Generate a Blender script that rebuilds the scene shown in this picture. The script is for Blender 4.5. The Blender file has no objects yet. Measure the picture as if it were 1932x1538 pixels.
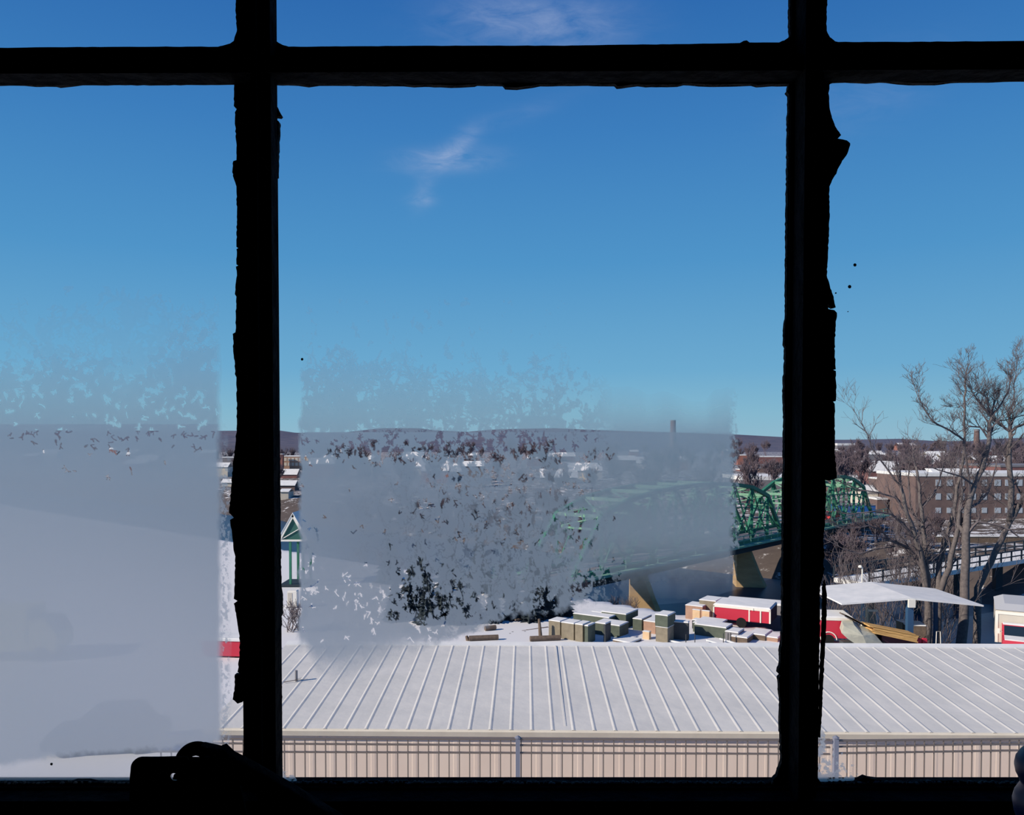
import bpy, bmesh, math, random
import numpy as np
from mathutils import Vector, Matrix

R = math.radians
C = bpy.context.scene.collection
sc = bpy.context.scene
random.seed(7)

# ---------------------------------------------------------------- camera
EYE = 1.5                      # eye height above the room floor
F = 1500.0                     # focal length in pixels of the 1932 x 1538 frame
PHI = math.atan(41 / F)        # the camera looks slightly down
CX, CY = 966.0, 877.0
cam_d = bpy.data.cameras.new('camera')
cam = bpy.data.objects.new('camera', cam_d)
C.objects.link(cam)
cam.location = (0, 0, EYE)
cam.rotation_euler = (R(90) - PHI, 0, 0)
cam_d.sensor_fit = 'HORIZONTAL'
cam_d.sensor_width = 36
cam_d.lens = 36 * F / 1932
cam_d.shift_y = (CY - 769) / 1932
cam_d.clip_start = 0.05
cam_d.clip_end = 9000
sc.camera = cam

# ---------------------------------------------------------------- view
sc.view_settings.view_transform = 'Standard'
sc.view_settings.look = 'None'
sc.view_settings.gamma = 1
sc.view_settings.exposure = 0.0
sc.view_settings.use_curve_mapping = False
sc.cycles.use_denoising = True
sc.cycles.max_bounces = 8
sc.cycles.transparent_max_bounces = 16
sc.cycles.sample_clamp_indirect = 4

def lin(c):
    return tuple(((v / 255) / 12.92 if v <= 10 else (((v / 255) + .055) / 1.055) ** 2.4) for v in c) + (1,)

# ---------------------------------------------------------------- sky
w = bpy.data.worlds.new('sky')
sc.world = w
w.use_nodes = True
nt = w.node_tree
for n in list(nt.nodes):
    nt.nodes.remove(n)
def N(t, **k):
    n = nt.nodes.new(t)
    for a, v in k.items():
        setattr(n, a, v)
    return n
L = lambda a, b: nt.links.new(a, b)
def M(op, a, b=None, c=None):
    n = N('ShaderNodeMath', operation=op)
    for i, v in enumerate((a, b, c)):
        if v is None:
            continue
        if isinstance(v, (int, float)):
            n.inputs[i].default_value = v
        else:
            L(v, n.inputs[i])
    return n.outputs[0]
out = N('ShaderNodeOutputWorld')
bg = N('ShaderNodeBackground')
tc = N('ShaderNodeTexCoord')
sp = N('ShaderNodeSeparateXYZ')
L(tc.outputs['Generated'], sp.inputs[0])
ramp = N('ShaderNodeValToRGB')
el = ramp.color_ramp
stops = [(-.2, (120, 130, 140)), (0.0, (150, 187, 207)), (.037, (136, 185, 210)), (.09, (112, 172, 211)),
         (.218, (82, 150, 204)), (.36, (62, 127, 192)), (.48, (47, 107, 178)), (.8, (28, 74, 140))]
while len(el.elements) < len(stops):
    el.elements.new(.5)
for e, (z, c) in zip(el.elements, stops):
    e.position = (z + .2) / 1.2
    e.color = lin(c)
L(M('DIVIDE', M('ADD', sp.outputs[2], .2), 1.2), ramp.inputs[0])
# thin cirrus wisps, at fixed directions of the sky
ty = M('MAXIMUM', sp.outputs[1], .05)
u_ = M('DIVIDE', sp.outputs[0], ty)
v_ = M('DIVIDE', sp.outputs[2], ty)
cb = N('ShaderNodeCombineXYZ')
L(u_, cb.inputs[0]); L(v_, cb.inputs[1])
mp = N('ShaderNodeMapping')
mp.inputs['Scale'].default_value = (10, 26, 1)
mp.inputs['Rotation'].default_value = (0, 0, .12)
L(cb.outputs[0], mp.inputs[0])
nz = N('ShaderNodeTexNoise')
nz.inputs['Scale'].default_value = 1.6
nz.inputs['Detail'].default_value = 9
nz.inputs['Roughness'].default_value = .62
nz.inputs['Distortion'].default_value = .6
L(mp.outputs[0], nz.inputs[0])
def blob(px, py, rx, ry, ang, amp):
    e = math.atan((CY - py) / F) - PHI
    cu, cv = (px - CX) / F / math.cos(math.atan((CY - py) / F)) * 1.0, math.tan(e)
    du = M('SUBTRACT', u_, (px - CX) / F / (math.cos(PHI) + (CY - py) / F * math.sin(PHI)))
    dv = M('SUBTRACT', v_, cv)
    ca, sa = math.cos(ang), math.sin(ang)
    a = M('ADD', M('MULTIPLY', du, ca * F / rx), M('MULTIPLY', dv, sa * F / rx))
    b = M('ADD', M('MULTIPLY', du, -sa * F / ry), M('MULTIPLY', dv, ca * F / ry))
    r2 = M('ADD', M('MULTIPLY', a, a), M('MULTIPLY', b, b))
    return M('MULTIPLY', M('POWER', 2.718, M('MULTIPLY', r2, -1)), amp)
bs = [blob(842, 302, 78, 20, .04, 1.35), blob(866, 274, 44, 16, .75, 1.0), blob(800, 362, 34, 18, 1.2, .4), blob(795, 378, 24, 10, 0, .75),
      blob(960, 35, 120, 48, 0, .85), blob(1090, 50, 110, 60, 0, .5), blob(1640, 170, 150, 60, .4, .25), blob(980, 215, 90, 18, .3, .2)]
acc = bs[0]
for b in bs[1:]:
    acc = M('ADD', acc, b)
cm = M('MULTIPLY', acc, M('MINIMUM', M('MAXIMUM', M('MULTIPLY', M('SUBTRACT', nz.outputs[0], .29), 2.6), 0), 1))
cm = M('MINIMUM', M('MULTIPLY', cm, .42), .6)
mx = N('ShaderNodeMix', data_type='RGBA')
L(cm, mx.inputs[0]); L(ramp.outputs[0], mx.inputs[6])
mx.inputs[7].default_value = lin((178, 190, 222))
L(mx.outputs[2], bg.inputs[0])
bg.inputs[1].default_value = 1.0
L(bg.outputs[0], out.inputs[0])

# ---------------------------------------------------------------- sun
SD = Vector((-.85, -.35, .52)).normalized()      # towards the sun: over the left shoulder, low winter sun
sun_d = bpy.data.lights.new('sun', 'SUN')
sun = bpy.data.objects.new('sun', sun_d)
C.objects.link(sun)
sun.rotation_euler = SD.to_track_quat('Z', 'Y').to_euler()
sun.location = (-20, -10, 20)
sun_d.energy = 5.2
sun_d.angle = R(.53)
sun_d.color = (1, .86, .70)

# ================================================================ helpers
def P(px, py, d):
    """the point of the plane Y = d seen at pixel (px, py)"""
    xc, yc = (px - CX) / F, (CY - py) / F
    t = d / (math.cos(PHI) + yc * math.sin(PHI))
    return Vector((xc * t, d, EYE + t * (yc * math.cos(PHI) - math.sin(PHI))))
def PA(px, py, d):
    xc, yc = (px - CX) / F, (CY - py) / F
    t = d / (math.cos(PHI) + yc * math.sin(PHI))
    return xc * t, np.full_like(xc, d), EYE + t * (yc * math.cos(PHI) - math.sin(PHI))

def material(name, col, rough=.8, col2=None, scale=5, detail=4, lo=.35, hi=.65, metal=0, bump=0, bscale=None, stretch=(1, 1, 1), spec=.3, coords='Object', tex='noise'):
    m = bpy.data.materials.new(name)
    m.use_nodes = True
    t = m.node_tree
    b = t.nodes['Principled BSDF']
    b.inputs['Roughness'].default_value = rough
    b.inputs['Metallic'].default_value = metal
    b.inputs['Specular IOR Level'].default_value = spec
    b.inputs['Base Color'].default_value = lin(col)
    tcn = t.nodes.new('ShaderNodeTexCoord')
    mpn = t.nodes.new('ShaderNodeMapping')
    mpn.inputs['Scale'].default_value = stretch
    t.links.new(tcn.outputs[coords], mpn.inputs[0])
    if col2 is not None:
        n = t.nodes.new('ShaderNodeTexNoise')
        n.inputs['Scale'].default_value = scale
        n.inputs['Detail'].default_value = detail
        n.inputs['Roughness'].default_value = .6
        t.links.new(mpn.outputs[0], n.inputs[0])
        r = t.nodes.new('ShaderNodeValToRGB')
        r.color_ramp.elements[0].position = lo
        r.color_ramp.elements[1].position = hi
        r.color_ramp.elements[0].color = lin(col)
        r.color_ramp.elements[1].color = lin(col2)
        t.links.new(n.outputs[0], r.inputs[0])
        t.links.new(r.outputs[0], b.inputs['Base Color'])
    if bump:
        n = t.nodes.new('ShaderNodeTexNoise')
        n.inputs['Scale'].default_value = bscale or scale
        n.inputs['Detail'].default_value = 5
        t.links.new(mpn.outputs[0], n.inputs[0])
        bp = t.nodes.new('ShaderNodeBump')
        bp.inputs['Strength'].default_value = bump
        bp.inputs['Distance'].default_value = .05
        t.links.new(n.outputs[0], bp.inputs['Height'])
        t.links.new(bp.outputs[0], b.inputs['Normal'])
    return m

class MB:
    """collects shapes, becomes one mesh"""
    def __init__(s):
        s.v = []; s.f = []
    def add(s, vs, fs):
        o = len(s.v)
        s.v += [tuple(v) for v in vs]
        s.f += [tuple(i + o for i in f) for f in fs]
        return s
    def box(s, x0, x1, y0, y1, z0, z1):
        vs = [(x, y, z) for z in (z0, z1) for y in (y0, y1) for x in (x0, x1)]
        return s.add(vs, [(0, 2, 3, 1), (4, 5, 7, 6), (0, 1, 5, 4), (2, 6, 7, 3), (0, 4, 6, 2), (1, 3, 7, 5)])
    def cbox(s, x0, x1, y0, y1, z0, z1, b=.05):
        """box with chamfered top edges"""
        vs = [(x0, y0, z0), (x1, y0, z0), (x1, y1, z0), (x0, y1, z0), (x0, y0, z1 - b), (x1, y0, z1 - b), (x1, y1, z1 - b), (x0, y1, z1 - b),
              (x0 + b, y0 + b, z1), (x1 - b, y0 + b, z1), (x1 - b, y1 - b, z1), (x0 + b, y1 - b, z1)]
        return s.add(vs, [(3, 2, 1, 0), (0, 1, 5, 4), (1, 2, 6, 5), (2, 3, 7, 6), (3, 0, 4, 7), (4, 5, 9, 8), (5, 6, 10, 9), (6, 7, 11, 10), (7, 4, 8, 11), (8, 9, 10, 11)])
    def bar(s, a, b, wx, wz=None, up=(0, 0, 1)):
        a, b = Vector(a), Vector(b)
        wz = wx if wz is None else wz
        d = (b - a).normalized()
        upv = Vector(up)
        if abs(d.dot(upv)) > .98:
            upv = Vector((0, 1, 0))
        sx = d.cross(upv).normalized() * wx / 2
        sz = sx.normalized().cross(d).normalized() * wz / 2
        vs = [p + i * sx + j * sz for p in (a, b) for i, j in ((-1, -1), (1, -1), (1, 1), (-1, 1))]
        return s.add(vs, [(3, 2, 1, 0), (4, 5, 6, 7), (0, 1, 5, 4), (1, 2, 6, 5), (2, 3, 7, 6), (3, 0, 4, 7)])
    def tube(s, pts, rads, k=6, cap=True):
        pts = [Vector(p) for p in pts]
        o = len(s.v)
        ref = Vector((.31, .77, .55)).normalized()
        for i, p in enumerate(pts):
            d = (pts[min(i + 1, len(pts) - 1)] - pts[max(i - 1, 0)]).normalized()
            a = d.cross(ref)
            if a.length < .05:
                a = d.cross(Vector((1, 0, 0)))
            a.normalize(); b = d.cross(a)
            r = rads[i] if isinstance(rads, (list, tuple)) else rads
            for j in range(k):
                t = 2 * math.pi * j / k
                s.v.append(tuple(p + a * math.cos(t) * r + b * math.sin(t) * r))
        for i in range(len(pts) - 1):
            for j in range(k):
                s.f.append((o + i * k + j, o + i * k + (j + 1) % k, o + (i + 1) * k + (j + 1) % k, o + (i + 1) * k + j))
        if cap:
            s.f.append(tuple(o + j for j in range(k))[::-1])
            s.f.append(tuple(o + (len(pts) - 1) * k + j for j in range(k)))
        return s
    def lathe(s, prof, c, k=20, axis='z'):
        o = len(s.v)
        for r, h in prof:
            for j in range(k):
                t = 2 * math.pi * j / k
                a, b = r * math.cos(t), r * math.sin(t)
                s.v.append((c[0] + a, c[1] + b, c[2] + h) if axis == 'z' else ((c[0] + a, c[1] + h, c[2] + b) if axis == 'y' else (c[0] + h, c[1] + a, c[2] + b)))
        for i in range(len(prof) - 1):
            for j in range(k):
                s.f.append((o + i * k + j, o + i * k + (j + 1) % k, o + (i + 1) * k + (j + 1) % k, o + (i + 1) * k + j))
        s.f.append(tuple(o + j for j in range(k))[::-1])
        s.f.append(tuple(o + (len(prof) - 1) * k + j for j in range(k)))
        return s
    def prism(s, pts, off):
        """closed outline (3D points of a plane) extruded by the vector off"""
        off = Vector(off); n = len(pts)
        vs = [Vector(p) for p in pts] + [Vector(p) + off for p in pts]
        return s.add(vs, [tuple(range(n)), tuple(range(2 * n - 1, n - 1, -1))] + [(i, (i + 1) % n, n + (i + 1) % n, n + i) for i in range(n)])
    def build(s, name, m, parent=None, smooth=False, fix=False):
        me = bpy.data.meshes.new(name)
        me.from_pydata(s.v, [], s.f)
        bm = bmesh.new(); bm.from_mesh(me)
        bmesh.ops.recalc_face_normals(bm, faces=bm.faces)
        bm.to_mesh(me); bm.free()
        me.materials.append(m)
        if smooth:
            me.polygons.foreach_set('use_smooth', [True] * len(me.polygons))
        o = bpy.data.objects.new(name, me)
        C.objects.link(o)
        if parent is not None:
            o.parent = parent
            if fix:                       # the vertices are world points
                me.transform(Matrix.Translation(-parent.location))
        return o

def tag(o, label=None, cat=None, group=None, kind=None):
    if label: o['label'] = label
    if cat: o['category'] = cat
    if group: o['group'] = group
    if kind: o['kind'] = kind
    return o
def thing(name, label, cat, loc=(0, 0, 0), rz=0, group=None, kind=None):
    o = bpy.data.objects.new(name, None)
    C.objects.link(o)
    o.empty_display_size = .2
    o.location = loc
    o.rotation_euler = (0, 0, rz)
    return tag(o, label, cat, group, kind)
def copy_tree(o, parent=None):
    c = o.copy(); C.objects.link(c); c.parent = parent
    for ch in [x for x in o.children]:
        copy_tree(ch, c)
    return c

# ================================================================ materials
m_iron = material('old_black_painted_steel', (16, 20, 25), .9, (10, 12, 15), 60, bump=.3, spec=.03)
m_putty = material('dark_glazing_putty', (22, 24, 26), .9, (14, 15, 17), 90, bump=.5, spec=.1)
m_puttyedge = material('weathered_putty', (110, 104, 96), .95, (60, 56, 54), 120)
m_room = material('dark_room_wall', (44, 42, 40), .9, (34, 33, 32), 3)  # even dark colour that keeps the unseen room dim
m_brick_mill = material('mill_brick', (120, 66, 54), .9, (96, 56, 48), 8)
m_snow = material('snow', (226, 226, 228), .9, (212, 214, 218), 1.2, bump=.25, bscale=2)
m_roof = material('snow_dusted_metal_roof', (212, 210, 208), .75, (200, 199, 198), .9, detail=6, bump=.35, bscale=2.2)
m_cream = material('cream_metal', (222, 214, 200), .6, (212, 204, 190), 2)
m_wall = material('beige_ribbed_panel', (232, 216, 204), .7, (226, 208, 196), .6)
m_fence = material('grey_fence_steel', (112, 102, 98), .5)
m_post = material('blue_grey_fence_post', (120, 124, 142), .5)
m_tan = material('weathered_crate_tan', (142, 133, 117), .9, (126, 118, 104), 2.5)
m_olive = material('olive_green_crate', (92, 100, 90), .85, (80, 88, 80), 2.5)
m_pinkish = material('pinkish_crate', (176, 142, 124), .9, (160, 130, 114), 3)
m_card = material('pale_plywood', (222, 190, 156), .9, (206, 176, 142), 3)
m_dark = material('dark_tarp', (70, 74, 78), .7, (58, 62, 66), 3)
m_red = material('red_trailer_paint', (192, 50, 72), .5)
m_white = material('white_paint', (232, 228, 220), .5)
m_dkside = material('shaded_trailer_end_dark_rack', (66, 46, 60), .8, spec=.1)  # trailer end's shade put into the colour; the dark rack uses it too
m_black = material('black_rubber', (22, 22, 24), .8)
m_lumber = material('yellow_lumber', (214, 172, 112), .85, (190, 148, 92), 1.5, stretch=(1, 1, 9))
m_tarp = material('pale_grey_tarp', (186, 186, 172), .7, (168, 168, 158), 1.5, bump=.6, bscale=3)
m_wood = material('grey_wood', (120, 104, 92), .9, (96, 84, 76), 4)
m_bluepost = material('blue_painted_post', (52, 84, 120), .5)
m_green = material('green_bridge_paint', (58, 128, 104), .6, (46, 110, 88), .6)
m_greenlt = material('frosted_green_steel', (140, 176, 158), .7, (96, 150, 124), .8)
m_stone = material('tan_pier_stone', (190, 160, 120), .9, (168, 140, 104), .5, stretch=(1, 1, 3))
m_steeldark = material('dark_girder', (44, 56, 66), .7)
m_bark = material('grey_brown_bark', (116, 108, 108), .95, (92, 86, 88), 5)
m_twig = material('bare_twigs', (106, 98, 102), .95, (86, 80, 86), 1)
m_twigfar = material('far_bare_twigs', (112, 98, 106), .95, (92, 84, 94), .4)
m_evergreen = material('evergreen_needles', (42, 52, 58), .95, (30, 38, 46), 1)
m_brick = material('red_brick', (134, 94, 92), .9, (116, 84, 86), .5)
m_brick2 = material('brown_brick', (116, 98, 96), .9, (102, 86, 86), .5)
m_grey = material('grey_siding', (128, 126, 132), .8, (112, 112, 120), .4)
m_pale = material('pale_siding', (206, 198, 186), .8, (188, 182, 174), .4)
m_orange = material('orange_brick', (156, 108, 98), .9, (142, 98, 92), .4)
m_glassfar = material('sky_tinted_window', (170, 178, 190), .3)  # pale base colour stands in for sky reflected in the panes
m_darkglass = material('dark_window_glass', (30, 44, 58), .2, spec=.6)
m_blue = material('blue_sheet', (40, 92, 160), .6)
m_yellow = material('yellow_truck_paint', (216, 206, 130), .5)
m_navycar = material('dark_blue_car_paint', (36, 46, 62), .35)
m_bluebottle = material('blue_plastic_bottle', (12, 34, 84), .4)

# river water
m_water = material('river_water', (30, 44, 66), .35, (44, 60, 84), .05, detail=8, spec=.25, bump=.5, bscale=.6)

# ground: snowy yard, brown brush on the banks, mottled town and haze-coloured hills beyond
m_ground = bpy.data.materials.new('snowy_ground')
m_ground.use_nodes = True
t = m_ground.node_tree
b = t.nodes['Principled BSDF']; b.inputs['Roughness'].default_value = .95; b.inputs['Specular IOR Level'].default_value = .1
at = t.nodes.new('ShaderNodeVertexColor'); at.layer_name = 'cover'      # snow cover, share of woodland with haze in its colour
sepc = t.nodes.new('ShaderNodeSeparateColor'); t.links.new(at.outputs[0], sepc.inputs[0])
tcn = t.nodes.new('ShaderNodeTexCoord')
n1 = t.nodes.new('ShaderNodeTexNoise'); n1.inputs['Scale'].default_value = .5; n1.inputs['Detail'].default_value = 9; n1.inputs['Roughness'].default_value = .7
t.links.new(tcn.outputs['Object'], n1.inputs[0])
n2 = t.nodes.new('ShaderNodeTexNoise'); n2.inputs['Scale'].default_value = .02; n2.inputs['Detail'].default_value = 8; n2.inputs['Roughness'].default_value = .7
t.links.new(tcn.outputs['Object'], n2.inputs[0])
r1 = t.nodes.new('ShaderNodeValToRGB')
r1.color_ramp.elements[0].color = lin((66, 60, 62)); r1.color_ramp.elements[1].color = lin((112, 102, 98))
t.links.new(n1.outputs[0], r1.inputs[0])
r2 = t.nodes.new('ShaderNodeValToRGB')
r2.color_ramp.elements[0].color = lin((82, 86, 108)); r2.color_ramp.elements[1].color = lin((108, 104, 118))  # bluish purple woodland, distance haze put into its colour
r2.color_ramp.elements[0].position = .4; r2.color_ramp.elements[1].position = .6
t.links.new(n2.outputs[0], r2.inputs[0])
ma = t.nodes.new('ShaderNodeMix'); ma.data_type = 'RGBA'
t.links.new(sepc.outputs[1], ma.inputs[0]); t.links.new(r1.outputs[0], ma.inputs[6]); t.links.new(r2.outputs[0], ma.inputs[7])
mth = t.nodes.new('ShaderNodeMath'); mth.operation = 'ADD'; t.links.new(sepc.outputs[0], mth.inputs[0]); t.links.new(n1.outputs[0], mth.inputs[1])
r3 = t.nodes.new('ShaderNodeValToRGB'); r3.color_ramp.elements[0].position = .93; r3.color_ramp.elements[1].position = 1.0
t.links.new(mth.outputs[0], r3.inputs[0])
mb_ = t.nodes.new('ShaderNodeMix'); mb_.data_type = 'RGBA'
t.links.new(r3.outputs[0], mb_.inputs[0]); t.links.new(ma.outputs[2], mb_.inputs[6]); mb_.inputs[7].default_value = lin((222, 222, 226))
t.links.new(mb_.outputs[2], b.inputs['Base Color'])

# clear glass
m_glass = bpy.data.materials.new('window_glass')
m_glass.use_nodes = True
t = m_glass.node_tree
t.nodes.remove(t.nodes['Principled BSDF'])
tr = t.nodes.new('ShaderNodeBsdfTransparent'); tr.inputs[0].default_value = (.97, .985, .98, 1)
t.links.new(tr.outputs[0], t.nodes['Material Output'].inputs[0])

# frost: how thick it lies comes with the mesh; thick frost blurs and scatters what is behind
m_frost = bpy.data.materials.new('frost')
m_frost.use_nodes = True
t = m_frost.node_tree
t.nodes.remove(t.nodes['Principled BSDF'])
att = t.nodes.new('ShaderNodeAttribute'); att.attribute_name = 'thickness'
tr = t.nodes.new('ShaderNodeBsdfTransparent')
rf = t.nodes.new('ShaderNodeBsdfRefraction'); rf.inputs['IOR'].default_value = 1.25; rf.inputs['Roughness'].default_value = .72
rf.inputs['Color'].default_value = (.92, .93, .96, 1)
tl = t.nodes.new('ShaderNodeBsdfTranslucent'); tl.inputs['Color'].default_value = (.72, .75, .73, 1)
m1 = t.nodes.new('ShaderNodeMixShader'); m1.inputs[0].default_value = .66
t.links.new(rf.outputs[0], m1.inputs[1]); t.links.new(tl.outputs[0], m1.inputs[2])
m2 = t.nodes.new('ShaderNodeMixShader')
t.links.new(att.outputs['Fac'], m2.inputs[0]); t.links.new(tr.outputs[0], m2.inputs[1]); t.links.new(m1.outputs[0], m2.inputs[2])
t.links.new(m2.outputs[0], t.nodes['Material Output'].inputs[0])

# ================================================================ the room and the mill wall
D = .64                                      # window plane
WX0, WX1 = P(-610, 800, D).x, P(2620, 800, D).x
WZ0, WZ1 = P(966, 1560, D).z, EYE + 1.15
def struct(name, mb, m, parent=None, kind=True):
    o = mb.build(name, m, parent)
    if kind: o['kind'] = 'structure'
    return o
GT = -6.0 + EYE                              # terrace below the mill
struct('floor', MB().box(-3, 3, -4, D + .02, -.1, 0), m_room)
struct('ceiling', MB().box(-3, 3, -4, D + .02, 3.0, 3.1), m_room)
struct('wall_left', MB().box(-3.1, -3, -4, D + .02, -.1, 3.1), m_room)
struct('wall_right', MB().box(3, 3.1, -4, D + .02, -.1, 3.1), m_room)
struct('wall_back', MB().box(-3.1, 3.1, -4.1, -4, -.1, 3.1), m_room)
wf = MB()
wf.box(-3.1, WX0, D - .02, D + .04, GT, 3.1)
wf.box(WX1, 3.1, D - .02, D + .04, GT, 3.1)
wf.box(WX0, WX1, D - .02, D + .035, GT, WZ0)
wf.box(WX0, WX1, D - .02, D + .04, WZ1, 3.1)
struct('wall_front', wf, m_brick_mill)

# ---------------------------------------------------------------- the window
win = thing('window_1', 'black steel window with flaking putty and frosted panes', 'window', (0, D, WZ0), 0, None, 'structure')
def poly(pts, y0, y1, name, m, parent=win):
    """outline given as pixels on the plane y0, extruded outward to y1"""
    return MB().prism([P(x, y, y0) for x, y in pts], (0, y1 - y0, 0)).build(name, m, parent, fix=True)

def strip(a, b, y0, y1, name, m):            # an upright bar from edge line a to edge line b
    return poly([a[0], a[1], b[1], b[0]], y0, y1, name, m)
YT = -1240
# flat steel bars (room side) and the glazing flange behind them
def xl(y): return 479 + 12 * y / 1480.0      # centre of the left upright
def xr(y): return 1525 - 15 * y / 1480.0
ends = (YT, 1545)
for f, nm in ((xl, 'mullion'), (xr, 'mullion')):
    mb = MB()
    for dx0, dx1, ya, yb in ((-8, 30, D - .014, D + .004), (-31, 33, D + .003, D + .008), (-4, 3, D - .02, D + .004)):
        mb.prism([P(f(ends[0]) + dx0, ends[0], ya), P(f(ends[0]) + dx1, ends[0], ya), P(f(ends[1]) + dx1, ends[1], ya), P(f(ends[1]) + dx0, ends[1], ya)], (0, yb - ya, 0))
    mb.build(nm, m_iron, win, fix=True)
for px in (-567, 2571):
    poly([(px - 40, YT - 40), (px + 38, YT - 40), (px + 38, 1560), (px - 40, 1560)], D - .016, D + .02, 'jamb', m_iron)
def yt(x): return 121 - 8 * x / 1932.0
mb = MB()
for dy0, dy1, ya, yb in ((-14, 18, D - .016, D + .004), (-30, 32, D + .002, D + .008)):
    mb.prism([P(-600, yt(-600) + dy0, ya), P(2600, yt(2600) + dy0, ya), P(2600, yt(2600) + dy1, ya), P(-600, yt(-600) + dy1, ya)], (0, yb - ya, 0))
mb.build('transom', m_iron, win, fix=True)
poly([(-600, YT - 40), (2600, YT - 40), (2600, YT + 40), (-600, YT + 40)], D - .016, D + .02, 'head', m_iron)
mb = MB()
mb.prism([P(-600, 1486, D), P(2600, 1486, D), P(2600, 1566, D), P(-600, 1566, D)], (0, .02, 0))
mb.prism([P(-600, 1512, D - .02), P(2600, 1512, D - .02), P(2600, 1600, D - .02), P(-600, 1600, D - .02)], (0, .025, 0))
mb.build('bottom_rail', m_iron, win, fix=True)
zs = P(966, 1600, D - .02).z
sill = MB().box(WX0 - .1, WX1 + .1, .36, D - .021, zs - .05, zs)
so = sill.build('window_sill', m_room); so['kind'] = 'structure'

# ragged putty round the panes: outlines run from the ragged free edge back to the steel
PY0, PY1 = D + .0045, D + .0095
LL = [(441,150),(441,200),(447,205),(443,212),(443,230),(446,270),(446,302),(440,304),(438,325),(442,340),(446,352),(447,400),(446,466),(450,468),(446,470),(446,499),(450,501),(445,503),(447,520),(443,555),(446,560),(445,600),(444,627),(439,630),(441,672),(444,700),(443,706),(446,712),(447,800),(444,840),(440,870),(436,920),(432,968),(441,977),(434,981),(438,1010),(440,1030),(444,1050),(443,1090),(441,1130),(448,1134),(441,1139),(447,1170),(452,1200),(452,1240),(448,1268),(455,1272),(443,1273),(442,1300),(439,1320),(448,1328),(457,1325),(462,1316),(462,1345),(460,1400),(457,1430),(452,1442),(456,1462),(455,1486)]
LR = [(519,150),(517,168),(513,180),(516,188),(522,200),(531,217),(528,220),(511,217),(526,229),(525,260),(523,300),(523,333),(515,334),(520,337),(519,380),(518,400),(518,455),(520,458),(519,500),(520,560),(521,620),(522,700),(523,705),(520,707),(520,780),(521,830),(523,835),(522,842),(523,880),(524,935),(526,940),(526,980),(527,1040),(528,1100),(530,1120),(531,1160),(528,1166),(528,1200),(526,1205),(527,1290),(529,1300),(528,1380),(527,1430),(529,1448),(529,1472),(536,1480),(536,1486)]
RL = [(1489,150),(1487,170),(1484,172),(1489,178),(1487,260),(1487,330),(1485,400),(1484,600),(1481,618),(1480,650),(1483,656),(1482,705),(1480,710),(1480,760),(1481,800),(1480,880),(1479,930),(1478,1000),(1477,1100),(1477,1150),(1476,1210),(1472,1230),(1473,1250),(1468,1270),(1473,1275),(1469,1279),(1471,1300),(1473,1320),(1472,1370),(1474,1400),(1475,1435),(1471,1450),(1466,1465),(1452,1477),(1452,1486)]
RR = [(1574,150),(1565,160),(1565,168),(1563,176),(1565,200),(1568,215),(1573,230),(1580,245),(1587,255),(1581,261),(1572,261),(1590,263),(1598,265),(1604,270),(1602,280),(1600,287),(1592,300),(1583,315),(1578,328),(1570,340),(1565,352),(1565,400),(1564,440),(1561,500),(1560,520),(1566,540),(1573,560),(1577,580),(1571,581),(1563,575),(1558,568),(1563,583),(1574,585),(1579,590),(1577,615),(1575,650),(1575,670),(1577,697),(1572,698),(1577,700),(1578,745),(1577,757),(1572,758),(1575,762),(1575,800),(1575,850),(1579,902),(1565,907),(1557,906),(1559,925),(1558,950),(1557,990),(1553,1020),(1556,1050),(1553,1064),(1556,1074),(1552,1090),(1547,1110),(1547,1200),(1544,1300),(1542,1390),(1541,1400),(1541,1430),(1544,1450),(1541,1465),(1550,1478),(1552,1486)]
def rough_up(pts, amp=.9, step=5):
    o = [pts[0]]
    rr = random.Random(len(pts))
    for (x0, y0), (x1, y1) in zip(pts, pts[1:]):
        n = int(math.hypot(x1 - x0, y1 - y0) // step)
        for i in range(1, n + 1):
            if i < n or n == 0:
                k = i / (n + 1)
                o.append((x0 + (x1 - x0) * k + rr.uniform(-amp, amp), y0 + (y1 - y0) * k + rr.uniform(-amp, amp) * .6))
        o.append((x1, y1))
    return o
poly(rough_up(LL) + [(xl(1486) - 4, 1486), (xl(150) - 4, 150)], PY0, PY1, 'putty', m_putty)
poly(rough_up(LR) + [(xl(1486) + 4, 1486), (xl(150) + 4, 150)], PY0, PY1, 'putty', m_putty)
poly(rough_up(RL) + [(xr(1486) - 4, 1486), (xr(150) - 4, 150)], PY0, PY1, 'putty', m_putty)
poly(rough_up(RR) + [(xr(1486) + 4, 1486), (xr(150) + 4, 150)], PY0, PY1, 'putty', m_putty)
# curled sliver hanging beside the right upright
tag(poly(rough_up([(1557,1095),(1560,1120),(1559,1180),(1556,1240),(1553,1290),(1551,1350),(1548,1392),(1545,1392),(1547,1330),(1548,1280),(1551,1220),(1553,1150),(1553,1110)], .8), D + .001, D + .004, 'putty_sliver', m_putty), 'thin curled strip of putty peeling off')
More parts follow.
